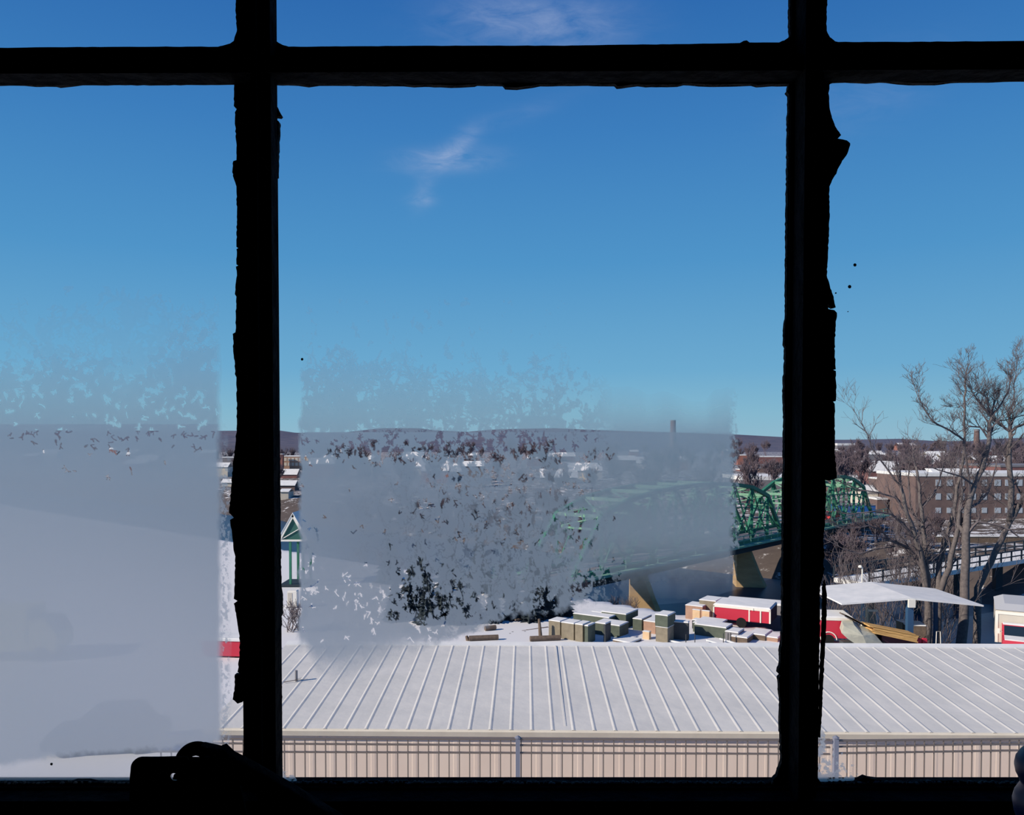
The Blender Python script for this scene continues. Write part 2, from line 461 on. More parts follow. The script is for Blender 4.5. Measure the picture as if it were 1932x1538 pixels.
# above the transom
ULL = [(445,-400),(445,0),(444,20),(446,40),(447,56),(444,66),(441,77),(434,82),(420,86),(402,90)]
poly(rough_up(ULL) + [(402,100),(xl(100), 100), (xl(-400), -400)], PY0, PY1, 'putty', m_putty)
ULR = [(513,-400),(513,0),(513,40),(515,66),(522,78),(534,85),(548,89)]
poly(rough_up(ULR) + [(548,100),(xl(100), 100), (xl(-400), -400)], PY0, PY1, 'putty', m_putty)
URL = [(1491,-400),(1491,0),(1490,45),(1492,62),(1490,70),(1480,76),(1470,80)]
poly(rough_up(URL) + [(1470,100),(xr(100), 100), (xr(-400), -400)], PY0, PY1, 'putty', m_putty)
URR = [(1561,-400),(1561,0),(1559,45),(1560,58),(1566,70),(1576,78),(1590,81)]
poly(rough_up(URR) + [(1590,100),(xr(100), 100), (xr(-400), -400)], PY0, PY1, 'putty', m_putty)
# along the transom
TT = [(-500,91),(0,90),(120,89),(300,88),(420,88),(540,88),(700,87),(900,86),(1050,86),(1200,84),(1300,83),(1396,81),(1403,77),(1409,76),(1414,80),(1480,80),(1570,79),(1700,79),(1932,77),(2500,76)]
poly(rough_up(TT, .7, 14) + [(2500,112),(-500,118)], PY0, PY1, 'putty', m_putty)
TB = [(-500,160),(0,157),(40,157),(60,159),(100,159),(108,161),(150,156),(300,156),(430,155),(520,156),(560,157),(580,160),(600,157),(760,158),(780,160),(800,159),(850,161),(895,159),(900,157),(948,158),(953,164),(975,165),(1005,161),(1020,158),(1100,157),(1160,158),(1165,163),(1205,158),(1220,160),(1280,159),(1292,156),(1340,159),(1400,158),(1420,157),(1430,160),(1460,158),(1486,158),(1560,157),(1575,152),(1600,151),(1640,153),(1665,151),(1720,156),(1770,156),(1800,152),(1860,151),(1932,149),(2500,146)]
poly(rough_up(TB, .8, 12) + [(2500,112),(-500,118)], PY0, PY1, 'putty', m_putty)
# along the bottom
BT = [(-500,1480),(0,1478),(130,1477),(140,1474),(165,1474),(180,1477),(245,1477),(460,1478),(533,1479),(600,1478),(612,1473),(640,1474),(660,1476),(700,1473),(768,1474),(772,1478),(900,1477),(940,1474),(1000,1476),(1100,1478),(1260,1477),(1400,1479),(1470,1478),(1560,1480),(1615,1478),(1622,1471),(1632,1466),(1640,1469),(1662,1472),(1668,1477),(1708,1477),(1715,1473),(1722,1477),(1740,1474),(1780,1473),(1800,1472),(1830,1476),(1868,1477),(1872,1480),(1932,1479),(2500,1480)]
poly(rough_up(BT, .8, 12) + [(2500,1500),(-500,1500)], PY0, PY1, 'putty', m_putty)
# crumbs of pale putty and ice lying on the bottom edge
cr = MB(); rr = random.Random(3)
for x in list(range(536, 1465, 5)) + list(range(1560, 1932, 4)) + list(range(0, 245, 9)):
    if rr.random() < .75:
        p = P(x + rr.uniform(-2, 2), 1478 - rr.uniform(-1, 2.5), D + .0035)
        a, h = rr.uniform(.0008, .0022), rr.uniform(.0006, .0015)
        cr.lathe([(a * .6, -h), (a, 0), (a * .5, h)], p, 6)
cr.build('putty_crumbs', m_puttyedge, win, fix=True)['kind'] = 'stuff'

# panes
def pane(x0, x1, y0, y1):
    poly([(x0, y0), (x1, y0), (x1, y1), (x0, y1)], D + .0115, D + .0135, 'glass_pane', m_glass)
for xa, xb in ((-590, 478), (482, 1516), (1520, 2590)):
    pane(xa, xb, YT, 119); pane(xa, xb, 123, 1500)
# specks of dirt on the glass
for i, (x, y, r_) in enumerate([(1613,500,3.2),(1603,541,3.4),(570,678,2.6),(97,1442,2.6),(1577,553,1.6),(1568,1041,2.2),(1600,588,1),(1481,710,1.3)]):
    p = P(x, y, D + .0105)
    k = r_ / F * D
    MB().lathe([(k * .5, -.0006), (k, 0), (k * .6, .001)], p, 10, 'y').build('dirt_speck', m_black, win, fix=True)

# ---------------------------------------------------------------- frost
rng = np.random.default_rng(11)
LAT = rng.random((512, 512))
def vnoise(x, y, s=0):
    x = x + s * 37.3; y = y + s * 91.7
    xi = np.floor(x).astype(int); yi = np.floor(y).astype(int)
    fx = x - xi; fy = y - yi
    fx = fx * fx * (3 - 2 * fx); fy = fy * fy * (3 - 2 * fy)
    g = lambda a, b: LAT[a % 512, b % 512]
    return (g(xi, yi) * (1 - fx) + g(xi + 1, yi) * fx) * (1 - fy) + (g(xi, yi + 1) * (1 - fx) + g(xi + 1, yi + 1) * fx) * fy
def fbm(x, y, s=0, o=5, rough=.55):
    a, t_, v = 1, 0, 0
    for i in range(o):
        v = v + a * vnoise(x * 2 ** i, y * 2 ** i, s + i * 3)
        t_ += a; a *= rough
    return v / t_
sst = lambda e0, e1, v: (lambda k: k * k * (3 - 2 * k))(np.clip((v - e0) / (e1 - e0), 0, 1))
STEP = 1.3
class Field:
    def __init__(s, x0, x1, y0, y1):
        s.x = np.arange(x0, x1, STEP); s.y = np.arange(y0, y1, STEP)
        s.X, s.Y = np.meshgrid(s.x, s.y)
        s.x0, s.y0 = x0, y0
        s.S = np.zeros_like(s.X)
        s.T = np.zeros_like(s.X)
    def seg(s, A, xa, ya, xb, yb, w_, v):
        i0 = max(int((min(xa, xb) - w_ - s.x0) / STEP) - 1, 0); i1 = min(int((max(xa, xb) + w_ - s.x0) / STEP) + 2, len(s.x))
        j0 = max(int((min(ya, yb) - w_ - s.y0) / STEP) - 1, 0); j1 = min(int((max(ya, yb) + w_ - s.y0) / STEP) + 2, len(s.y))
        if i1 <= i0 or j1 <= j0:
            return
        X = s.X[j0:j1, i0:i1]; Y = s.Y[j0:j1, i0:i1]
        dx, dy = xb - xa, yb - ya
        k = np.clip(((X - xa) * dx + (Y - ya) * dy) / (dx * dx + dy * dy + 1e-6), 0, 1)
        d = np.hypot(X - xa - k * dx, Y - ya - k * dy)
        A[j0:j1, i0:i1] = np.maximum(A[j0:j1, i0:i1], v * np.clip(1.5 - d / w_, 0, 1))
    def fern(s, A, x, y, ang, ln, w_, v, rr, depth=2):
        n = max(int(ln / 3), 2)
        for i in range(n):
            ang += rr.uniform(-.35, .35)
            nx, ny = x + math.cos(ang) * 3, y + math.sin(ang) * 3
            ww = w_ * (1 - .7 * i / n) * rr.uniform(.7, 1.3)
            s.seg(A, x, y, nx, ny, max(ww, .8), v)
            if depth and rr.random() < .42:
                s.fern(A, x, y, ang + rr.choice((-1, 1)) * rr.uniform(.7, 1.3), ln * rr.uniform(.2, .45), w_ * .7, v, rr, depth - 1)
            x, y = nx, ny
    def mesh(s, dens, name, label):
        ny, nx = dens.shape
        keep = (np.maximum.reduce([dens[:-1, :-1], dens[1:, :-1], dens[:-1, 1:], dens[1:, 1:]]) > .05)
        idx = np.arange(ny * nx).reshape(ny, nx)
        q = np.stack([idx[:-1, :-1][keep], idx[1:, :-1][keep], idx[1:, 1:][keep], idx[:-1, 1:][keep]], 1)
        used = np.unique(q)
        remap = np.full(ny * nx, -1); remap[used] = np.arange(len(used))
        q = remap[q]
        px, py, pz = PA(s.X.ravel()[used], s.Y.ravel()[used], D + .0108)
        co = np.stack([px, py, pz], 1).astype(np.float32)
        me = bpy.data.meshes.new(name)
        me.vertices.add(len(co)); me.vertices.foreach_set('co', co.ravel())
        me.loops.add(q.size); me.loops.foreach_set('vertex_index', q.ravel().astype(np.int32))
        me.polygons.add(len(q)); me.polygons.foreach_set('loop_start', np.arange(0, q.size, 4, dtype=np.int32))
        me.update(calc_edges=True)
        a = me.attributes.new('thickness', 'FLOAT', 'POINT')
        a.data.foreach_set('value', np.clip(dens.ravel()[used], 0, 1).astype(np.float32))
        me.materials.append(m_frost)
        o = bpy.data.objects.new(name, me); C.objects.link(o)
        return tag(o, label, 'frost', None, 'stuff')

# --- middle pane
rr = random.Random(5)
f = Field(556, 1412, 560, 1330)
X, Y = f.X, f.Y
wx = X + 16 * (fbm(X / 34, Y / 34, 1) - .5); wy = Y + 16 * (fbm(X / 34, Y / 34, 2) - .5)
col = fbm(X / 70, Y / 400, 4, 3)
left = sst(760, 580, X); right = sst(1090, 1170, X)
start = 655 - 60 * left + 70 * right - 110 * (col - .5)
tt = np.clip((Y - start) / (815 - start), 0, 1)
fine = fbm(wx / 13, wy / 19, 7, 5, .62)
for i in range(34):                                      # upright feathers of frost reaching into the clear glass
    x = rr.uniform(575, 1130); y = rr.uniform(690, 812)
    f.fern(f.T, x, y, -math.pi / 2 + rr.uniform(-.75, .75), rr.uniform(18, 70), rr.uniform(1.4, 3.4), rr.uniform(.4, .9), rr, 2)
thr = .68 - .20 * tt ** .8 - .05 * left
sky_d = sst(thr, thr + .05, fine + .05 * (fbm(X / 60, Y / 60, 17) - .5)) * (.20 + .48 * tt)
for a_ in ((870, 812, -2.25, 130, 6), (905, 812, -1.2, 115, 8), (700, 812, -2.0, 150, 7), (640, 815, -1.6, 190, 8), (610, 815, -1.75, 150, 9), (780, 812, -1.45, 90, 6), (850, 800, -1.55, 120, 5), (980, 812, -1.35, 95, 9),
           (1020, 812, -1.7, 120, 8), (1060, 812, -1.2, 80, 8), (740, 812, -1.2, 70, 7), (590, 812, -1.4, 90, 7), (1110, 812, -1.6, 90, 9), (820, 812, -2.5, 110, 6)):
    f.fern(f.T, a_[0], a_[1], a_[2], a_[3], a_[4] * .62, .95, rr, 2)
sky_d = np.maximum(sky_d, f.T * (.24 + .48 * tt))
sky_s = tt ** 1.3 * .75
sky_d = np.maximum(sky_d * (1 - right) + sky_s * right, .20 * tt ** 1.5)
body = .98 * left + (1 - left) * (.93 * (1 - right) + right * (.975 - .5 * sst(1000, 1100, Y)))
body = body - .06 * fbm(X / 60, Y / 60, 21) - .10 * sst(880, 960, X) * sst(1000, 930, Y)
dens = np.where(Y < 815, np.minimum(sky_d, body), body)
# bottom edge
bx = [556, 575, 600, 650, 700, 760, 830, 900, 960, 1050, 1130, 1200, 1300, 1385, 1412]
by = [1238, 1236, 1290, 1306, 1290, 1250, 1222, 1196, 1168, 1160, 1150, 1150, 1150, 1130, 1110]
bw = [30, 40, 70, 90, 90, 60, 26, 14, 12, 14, 40, 90, 90, 70, 60]
yb = np.interp(X, bx, by) + 22 * (fbm(X / 12, Y / 12, 31, 4, .6) - .5); wb = np.interp(X, bx, bw)
dens = dens * (1 - sst(0, 1, (Y - yb + wb) / wb) ** 1.0)
# dark gaps melted through
H = np.zeros_like(X)
for cx, cy, rx, ry, a in [(860, 846, 260, 30, 1.05), (700, 845, 60, 34, .5), (800, 1122, 75, 52, 1.25), (860, 1085, 40, 30, .5), (1135, 1112, 52, 44, 1.2), (1025, 1142, 24, 34, .95), (900, 905, 200, 40, .30),
                          (900, 990, 190, 60, .17), (900, 1150, 100, 26, .5), (590, 1080, 24, 90, .45), (690, 1140, 70, 60, .32), (580, 845, 30, 40, .55), (1085, 880, 40, 60, .5), (1095, 990, 30, 50, .5), (950, 950, 60, 14, .5), (820, 950, 60, 12, .5)]:
    H = np.maximum(H, a * np.exp(-(((X - cx) / rx) ** 2 + ((Y - cy) / ry) ** 2) ** 1.4))
H = H * np.clip(.25 + 1.7 * (fbm(X / 34, Y / 34, 121, 3) - .05), 0, 1.3)
def hot(x, y):
    i = min(max(int((x - f.x0) / STEP), 0), len(f.x) - 1); j = min(max(int((y - f.y0) / STEP), 0), len(f.y) - 1)
    return H[j, i]
for i in range(4200):
    x = rr.uniform(566, 1180); y = rr.uniform(816, 1215)
    h = hot(x, y) + .035
    if rr.random() < h * .34:
        big = h > .6
        f.fern(f.S, x, y, rr.choice((1, 1, -1)) * math.pi / 2 + rr.uniform(-.8, .8), rr.uniform(3, 30 if big else 14), rr.uniform(.7, 2.8 if big else 1.4), 1, rr, 3 if big else 1)
hn = fbm(wx / 9, wy / 13, 41, 5, .62)
S2 = sst(.615, .65, hn + .14 * (H - .55)) * sst(.12, .45, H)
gap = np.clip(np.maximum(f.S, S2), 0, 1) * (Y > 812)
dens = dens * (1 - .97 * gap)
dens = dens * (1 - sst(.60, .63, hn) * .35 * (1 - right) * sst(830, 870, X) * (Y > 815))
net = 1 - np.abs(2 * fbm(wx / 15, wy / 22, 111, 4, .6) - 1)
dens = dens * (1 - .34 * sst(.93, .985, net) * np.exp(-(((X - 910) / 190) ** 2 + ((Y - 1010) / 130) ** 2) ** 1.5) * (Y > 815))
# left and right margins
xe = 562 + 14 * (fbm(X / 10, Y / 22, 51, 4) - .5) + 6 * sst(820, 640, Y)
dens = dens * sst(-2, 9, X - xe)
xe = 1392 + 26 * (fbm(X / 9, Y / 16, 61, 5, .65) - .5)
dens = dens * (1 - sst(-8, 2, X - xe) * (1 - .0 * X))
crk = sst(.5, .56, fbm(X / 6, Y / 8, 71, 4, .6)) * sst(1372, 1386, X)
dens = dens * (1 - .8 * crk)
f.mesh(dens, 'frost', 'feathery frost with dark melted gaps covering the lower half of the middle pane')

# --- left pane
g = Field(-2, 446, 540, 1478)
X, Y = g.X, g.Y
rr = random.Random(9)
wx = X + 18 * (fbm(X / 34, Y / 34, 1) - .5); wy = Y + 18 * (fbm(X / 34, Y / 34, 2) - .5)
col = fbm(X / 60, Y / 300, 14, 3)
start = 640 - 60 * sst(280, 380, X) - 90 * (col - .5)
tt = np.clip((Y - start) / (800 - start), 0, 1)
for i in range(110):
    x = rr.uniform(0, 405); y = rr.uniform(600, 800)
    g.fern(g.T, x, y, -math.pi / 2 + rr.uniform(-.8, .8), rr.uniform(15, 70), rr.uniform(1.8, 4.5), rr.uniform(.3, .7), rr, 2)
for a_ in ((250, 720, -2.35, 170, 8), (95, 700, -1.5, 90, 9), (90, 620, -.65, 95, 5), (340, 740, -2.1, 160, 7), (60, 640, -2.3, 60, 4)):
    g.fern(g.T, *a_, .6, rr, 2)
fine = fbm(wx / 17, wy / 17, 7, 5, .62)
thr = .72 - .62 * tt ** .8 - .06 * sst(260, 400, X)
d1 = sst(thr, thr + .05, fine) * (.22 + .56 * tt)
d1 = np.maximum(d1, g.T * (.24 + .54 * tt))
d1 = np.maximum(d1, .3 * tt ** 1.5)
for i in range(46):
    g.fern(g.S, rr.uniform(0, 400), rr.uniform(690, 800), rr.uniform(0, 6.28), rr.uniform(6, 24), rr.uniform(1, 3.4), .8, rr, 2)
for i in range(260):
    x = rr.uniform(0, 420); y = rr.uniform(812, 900) if i % 3 else rr.uniform(700, 830)
    if rr.random() < (.4 if y < 850 else .06) * (1.4 if x < 120 else .7):
        g.fern(g.S, x, y, rr.choice((0, 1.2, 2.6)) + rr.uniform(-.6, .6), rr.uniform(3, 16), rr.uniform(.8, 1.8), 1, rr, 1)
dens = np.where(Y < 800, np.minimum(d1, .96), .96) * (1 - .9 * np.clip(g.S, 0, 1))
yb = np.interp(X, [0, 90, 200, 300, 420], [1450, 1436, 1424, 1420, 1405]) + 14 * (fbm(X / 12, Y / 12, 33) - .5)
dens = dens * (.55 + .45 * (1 - sst(-14, 2, Y - yb)))
xe = 412 + 5 * sst(700, 1000, Y) + 7 * (fbm(X / 9, Y / 20, 52, 4) - .5)
edge = sst(9, -9, X - xe)
crk = sst(.47, .60, fbm(X / 5, Y / 7, 72, 4, .6)) * sst(-14, 2, X - xe) * sst(22, 10, X - xe) * sst(780, 900, Y)
dens = np.maximum(np.maximum(dens * edge, .75 * crk), .22 * sst(446, 425, X) * sst(820, 1000, Y) * fbm(X / 8, Y / 30, 75))
g.mesh(dens, 'frost', 'thick blue grey frost filling the lower half of the left pane')

# --- little drifts of frost in the bottom corners
def corner(x0, x1, y0, y1, fn, label):
    h = Field(x0, x1, y0, y1)
    dn = fn(h.X, h.Y)
    h.mesh(dn, 'frost', label)
corner(1540, 1690, 1360, 1482, lambda X, Y: .9 * sst(.50, .62, fbm(X / 9, Y / 9, 81, 5, .65) + .16 * (1 - (X - 1541) / 46) - .45 * sst(1445, 1385, Y) * sst(1552, 1566, X) + .2 * sst(1458, 1476, Y) - .18 * sst(1590, 1650, X)) * sst(1360, 1390, Y),
       'crusty frost in the lower corner beside the right upright bar')
corner(526, 560, 1420, 1482, lambda X, Y: .8 * sst(.48, .62, fbm(X / 7, Y / 7, 91, 5, .65) + .28 - .5 * (X - 527) / 18 * sst(1482, 1440, Y) - .3 * sst(1470, 1425, Y)),
       'small patch of frost in the lower left corner of the middle pane')

# ---------------------------------------------------------------- latch hardware on the sash
def curve_plate(loops, y, ext, bevel, name, m, parent):
    cu = bpy.data.curves.new(name, 'CURVE'); cu.dimensions = '2D'; cu.fill_mode = 'BOTH'
    cu.extrude = ext; cu.bevel_depth = bevel; cu.bevel_resolution = 2
    for lp in loops:
        s_ = cu.splines.new('POLY'); s_.points.add(len(lp) - 1); s_.use_cyclic_u = True
        for pt, (x, yy) in zip(s_.points, lp):
            q = P(x, yy, y)
            pt.co = (q.x, q.z, 0, 1)
    tmp = bpy.data.objects.new('tmp', cu)
    me = bpy.data.meshes.new_from_object(tmp)
    bpy.data.objects.remove(tmp)
    me.transform(Matrix.Translation((0, y, 0)) @ Matrix.Rotation(R(90), 4, 'X'))
    me.transform(Matrix.Translation(-parent.location))
    me.name = name
    me.materials.clear(); me.materials.append(m)
    o = bpy.data.objects.new(name, me); C.objects.link(o); o.parent = parent
    return o
yl = D - .045
lat = thing('window_latch', 'black iron sash latch with round eye and sloping handle on the bottom rail', 'latch', P(329, 1520, yl))
rot = lambda cx, cy, r, a0, a1, n: [(cx + r * math.cos(R(a0 + (a1 - a0) * i / n)), cy + r * math.sin(R(a0 + (a1 - a0) * i / n))) for i in range(n + 1)]
hole = rot(329, 1466, 9.5, 22, 338, 18) + [(330, 1462.5), (328.5, 1468.5)]
curve_plate([[(247, 1560), (247, 1470), (249, 1452)] + rot(268, 1449, 19, 190, 268, 6) + [(300, 1430), (338, 1429), (352, 1429), (354, 1436), (386, 1436), (388, 1429), (440, 1428), (470, 1560)], hole], yl, .0009, .0006, 'plate', m_iron, lat)
slot = [(358, 1430.5), (364, 1425), (371, 1423.5), (377, 1425), (381, 1430.5)]
curve_plate([[(330, 1450), (333, 1430)] + rot(372, 1442, 41, 200, 300, 14) + [(402, 1411), (425, 1420), (440, 1450)], slot], yl + .008, .0009, .0006, 'eye', m_iron, lat)
curve_plate([[(396, 1412), (414, 1416), (422, 1412.5), (436, 1426), (456, 1436), (475, 1446), (545, 1486), (640, 1545), (700, 1590), (610, 1600), (540, 1530), (430, 1450)]], yl - .006, .004, .002, 'handle', m_iron, lat)

# a ribbed blue bottle standing on the sill at the very edge of the frame
bp_ = P(1988, 1450, .50)
bt = thing('bottle', 'blue ribbed plastic bottle on the sill, cut off by the right edge', 'bottle', (bp_.x, bp_.y, zs))
z_ = lambda py: P(1988, py, .50).z - zs
k = .50 / F
prof = [(40 * k, 0), (66 * k, .003)]
for yy, rr_ in [(1580, 66), (1560, 57), (1540, 64), (1520, 67), (1503, 63), (1486, 54), (1478, 56), (1466, 62), (1452, 64.5), (1438, 62), (1426, 55), (1414, 44), (1400, 30)]:
    prof.append((rr_ * k, z_(yy)))
prof = [p for p in prof if p[1] >= 0]
MB().lathe(prof, (0, 0, 0), 28).build('body', m_bluebottle, bt, smooth=True)
MB().lathe([(26 * k, 0), (28 * k, .002), (28 * k, .014), (24 * k, .016)], (0, 0, z_(1400)), 20).build('cap', m_white, bt)

# ================================================================ ground, river
CREST = [(-900, 812), (0, 812), (415, 813), (525, 812), (560, 817), (650, 816), (720, 808), (790, 808), (820, 812), (880, 815), (940, 810), (1050, 808), (1110, 811), (1390, 820), (1480, 825), (1580, 830), (1700, 828), (1760, 832), (1830, 833), (1850, 829), (1932, 826), (3000, 822)]
def S_(x, y): return .667 * x + .745 * y
def G(x, y):
    """ground height (world) for arrays or numbers"""
    x = np.asarray(x, float); y = np.asarray(y, float)
    s = S_(x, y)
    px = CX + F * x / np.maximum(y, 1)
    crest = (836 - np.interp(px, [c[0] for c in CREST], [c[1] for c in CREST])) / F * 3300
    z = np.interp(s, [49.5, 56, 64, 104, 112, 122, 400, 1500], [-12, -18, -19.6, -19.6, -17, -14.6, -14.2, -13.5])
    far = y > 1200
    k = np.clip((y - 1500) / 1800, 0, 1)
    zf = -13.5 + (crest + 13.5) * k ** 1.25
    z = np.where(y > 1500, zf, z)
    z = np.where(y < 11.6, -6.0, z)
    return z + EYE
ang = np.radians(np.linspace(-58, 58, 240))
rad = np.concatenate([np.linspace(11.7, 40, 12), np.linspace(42, 160, 100), np.geomspace(165, 3300, 60), [3400, 4200]])
vs, cols = [], []
for r_ in rad:
    for a in ang:
        x, y = r_ * math.tan(a), r_
        z = float(G(x, y))
        if r_ > 3350:
            z = float(G(x * 3300 / y, 3300)) - (r_ - 3300) * .05
        s = float(S_(x, y))
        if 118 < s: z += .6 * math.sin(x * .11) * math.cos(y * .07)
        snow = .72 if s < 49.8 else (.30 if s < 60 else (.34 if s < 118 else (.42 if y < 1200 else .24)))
        hazy_wood = min(max((s - 200) / 900, 0), 1)  # woodland share, brings in the hazy hill colour with distance
        vs.append((x, y, z)); cols += [snow, hazy_wood, 0, 1]
na = len(ang)
fs = [(i * na + j, i * na + j + 1, (i + 1) * na + j + 1, (i + 1) * na + j) for i in range(len(rad) - 1) for j in range(na - 1)]
me = bpy.data.meshes.new('ground'); me.from_pydata(vs, [], fs)
ca = me.color_attributes.new('cover', 'FLOAT_COLOR', 'POINT'); ca.data.foreach_set('color', cols)
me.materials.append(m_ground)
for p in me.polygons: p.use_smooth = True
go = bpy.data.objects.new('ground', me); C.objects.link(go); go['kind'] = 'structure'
struct('ground', MB().box(-24, 24, D + .04, 11.4, GT - .5, GT), m_snow)
struct('retaining_wall', MB().box(-24, 24, 11.4, 11.7, -12 + EYE, GT + .02), m_wall)
riv = MB()
def st(s, t_): return (.667 * s - .745 * t_, .745 * s + .667 * t_, -18.9 + EYE)
riv.add([st(50, -200), st(112, -200), st(112, 400), st(50, 400)], [(0, 1, 2, 3)])
struct('river', riv, m_water)

def gz(x, y): return float(G(x, y))

# ================================================================ near metal building
YAW = R(-1.0)
def rotp(x, y):       # building frame -> world
    return (x * math.cos(YAW) - y * math.sin(YAW), x * math.sin(YAW) + y * math.cos(YAW))
ze = P(966, 1377, 17).z; zr = P(966, 1215.5, 23.1).z
bld = thing('metal_building', 'long low beige metal building with snow dusted standing seam roof', 'building', (0, 0, -12 + EYE), YAW)
z0 = -12 + EYE
bx0, bx1 = -7.0, 24.0
mb = MB()
ge, gr = ze - z0, zr - z0
th = .06
mb.prism([(bx0, 17, ge), (bx0, 23.1, gr), (bx0, 23.1, gr - th), (bx0, 17, ge - th)], (bx1 - bx0, 0, 0))
mb.build('roof', m_roof, bld)
seam = MB()
off = P(546, 1377, 17).x
n0 = int((bx0 - off) / .449) ; xs_ = [off + i * .449 for i in range(n0, int((bx1 - off) / .449) + 1)]
for x in xs_:
    for ya, yb_, za, zb in ((16.98, 23.1, ge, gr),):
        seam.add([(x - .045, ya, za), (x - .008, ya, za + .013), (x + .008, ya, za + .013), (x + .045, ya, za), (x - .045, yb_, zb), (x - .008, yb_, zb + .013), (x + .008, yb_, zb + .013), (x + .045, yb_, zb)],
                 [(0, 1, 5, 4), (1, 2, 6, 5), (2, 3, 7, 6), (0, 3, 2, 1)])
seam.build('roof_seams', m_roof, bld)
mb = MB(); mb.prism([(bx0, 22.9, gr + .02), (bx0, 23.1, gr + .07), (bx0, 23.16, gr + .05), (bx0, 23.16, gr - .16), (bx0, 23.11, gr - .16), (bx0, 22.9, gr - .02)], (bx1 - bx0, 0, 0))
mb.build('ridge_cap', m_snow, bld)
mb = MB(); mb.prism([(bx0, 17.02, ge + .0), (bx0, 16.97, ge - .01), (bx0, 16.95, ge - .04), (bx0, 16.97, ge - .15), (bx0, 17.07, ge - .17)], (bx1 - bx0, 0, 0))
mb.build('gutter', m_cream, bld)
mb = MB()
step_ = .3
x = bx0 + .15
pr = []
while x < bx1 - .15:                                        # ribbed sheet
    pr += [(x, 17.08, 0), (x + .33, 17.08, 0), (x + .35, 17.076, 0), (x + .42, 17.076, 0)]
    x += .449
pr += [(x, 17.08, 0), (x, 22.9, 0), (bx0 + .15, 22.9, 0)]
mb.prism(pr, (0, 0, ge - .1))
mb.build('wall', m_wall, bld)
# lap joint darker line and vent pipe
MB().bar((P(1012, 1300, 17).x + .34, 17.2, ge + .012), (P(1012, 1300, 17).x + .34, 23.0, gr + .012), .04, .012).build('lap_joint', m_roof, bld)
MB().lathe([(.035, 0), (.035, .28)], (P(531, 1285, 19.9).x, 19.9, ge + (gr - ge) * .475), 10).build('vent_pipe', m_grey, bld)
tw = MB(); a = P(534, 1284, 19.8)
z1 = ge + (gr - ge) * .46 + z0 + .03
tw.tube([(a.x, 19.85, z1 + .0), (a.x + .25, 19.9, z1 + .03), (a.x + .58, 19.98, z1 + .04)], [.012, .009, .004], 5)
tw.tube([(a.x + .25, 19.9, z1 + .03), (a.x + .4, 20.05, z1 + .05)], [.007, .003], 4)
tag(tw.build('twig', m_bark), 'dry twig lying on the snowy metal roof next to the vent pipe', 'twig')

# ---------------------------------------------------------------- picket fence on the terrace
YF = 11.2
def fence(pts_top, rails, posts, spacing, xa, xb, dfun, label):
    """fence along pixels xa..xb; dfun(px) its depth"""
    base = P((xa + xb) / 2, 1395, dfun((xa + xb) / 2))
    o = thing('picket_fence', label, 'fence', (base.x, base.y, GT))
    rel = lambda p: Vector(p) - Vector(o.location)
    for ry, wdt in rails:
        a, b_ = P(xa, ry[0], dfun(xa)), P(xb, ry[1], dfun(xb))
        MB().bar(rel(a), rel(b_), .03, wdt).build('rail', m_fence, o)
    a, b_ = P(xa, 1395, dfun(xa)), P(xb, 1395, dfun(xb))
    Ln = (b_ - a).length; n = int(Ln / spacing)
    pk = []
    for i in range(1, n):
        q = a.lerp(b_, i / n); qx = xa + (xb - xa) * i / n
        top = P(xa, rails[0][0][0], dfun(xa)).z * (1 - i / n) + P(xb, rails[0][0][1], dfun(xb)).z * i / n
        pk.append((q, top))
    src = None
    for i, (q, top) in enumerate(pk[:95]):
        mbp = MB().box(-.0075, .0075, -.0075, .0075, 0, top - GT)
        p_ = mbp.build('picket', m_fence, o); p_.location = (q.x - o.location.x, q.y - o.location.y, 0)
    for px in posts:
        q = P(px, 1392, dfun(px)); 
        p_ = MB().box(-.032, .032, -.032, .032, 0, q.z - GT).lathe([(.05, 0), (.01, .03)], (0, 0, q.z - GT), 8).build('post', m_post, o); p_.location = (q.x - o.location.x, q.y - o.location.y, 0)
    return o
fence(None, [((1393.5, 1396), .022), ((1402, 1410), .02), ((1418, 1423), .02)], (977,), .1445, 284, 1566, lambda x: YF, 'long grey steel picket fence running across behind the middle pane')
fence(None, [((1397.5, 1393), .022), ((1409, 1400.5), .02), ((1421.5, 1413.5), .02)], (1577,), .1445, 1580, 2080, lambda x: YF + .3 * (x - 1577) / 400, 'grey steel picket fence section beyond the right upright bar, set back')

# ================================================================ storage yard
YA = R(-33)            # the way most crates and trailers stand
def base_loc(px, d): return (P(px, 900, d).x, d, gz(P(px, 900, d).x, d))
def crate(px, d, w_, l_, h, m, label, yaw=YA, mt=None, group=None, raise_=0, name='crate', cat='crate', bands=True, snow=.06, ztop=None):
    """px: pixel column of the near corner; w_ along the row, l_ deep"""
    x, y, z = base_loc(px, d)
    if ztop is not None:
        h = P(px, ztop, d).z - z - raise_
    o = thing(name, label, cat, (x, y, z + raise_), yaw, group)
    body = MB().box(-w_, 0, 0, l_, 0, h - snow)
    body.build('box', m, o)
    if bands:
        b_ = MB()
        for zz in (.12, h * .5, h - snow - .12):
            b_.box(-w_ - .006, .006, -.006, l_ + .006, zz - .012, zz + .012)
        b_.build('battens', mt or m, o)
    MB().cbox(-w_ - .02, .02, -.02, l_ + .02, h - snow, h, .04).build('snow_cap', m_snow, o)
    return o
crate(1057, 48.6, .80, 1.0, 1.5, m_tan, 'tan crate at the left end of the crate row, under snow', ztop=1172)
crate(1083, 48.0, .86, 1.0, 1.5, m_tan, 'tan crate second from the left end of the crate row', ztop=1176)
crate(1100, 47.6, .52, 1.0, 1.5, m_tan, 'narrow tan crate with dark end, third in the crate row', ztop=1178)
crate(1110, 47.2, .22, .95, 1.5, m_olive, 'dark sided crate with bright corner edge beside the narrow tan crate', ztop=1180)
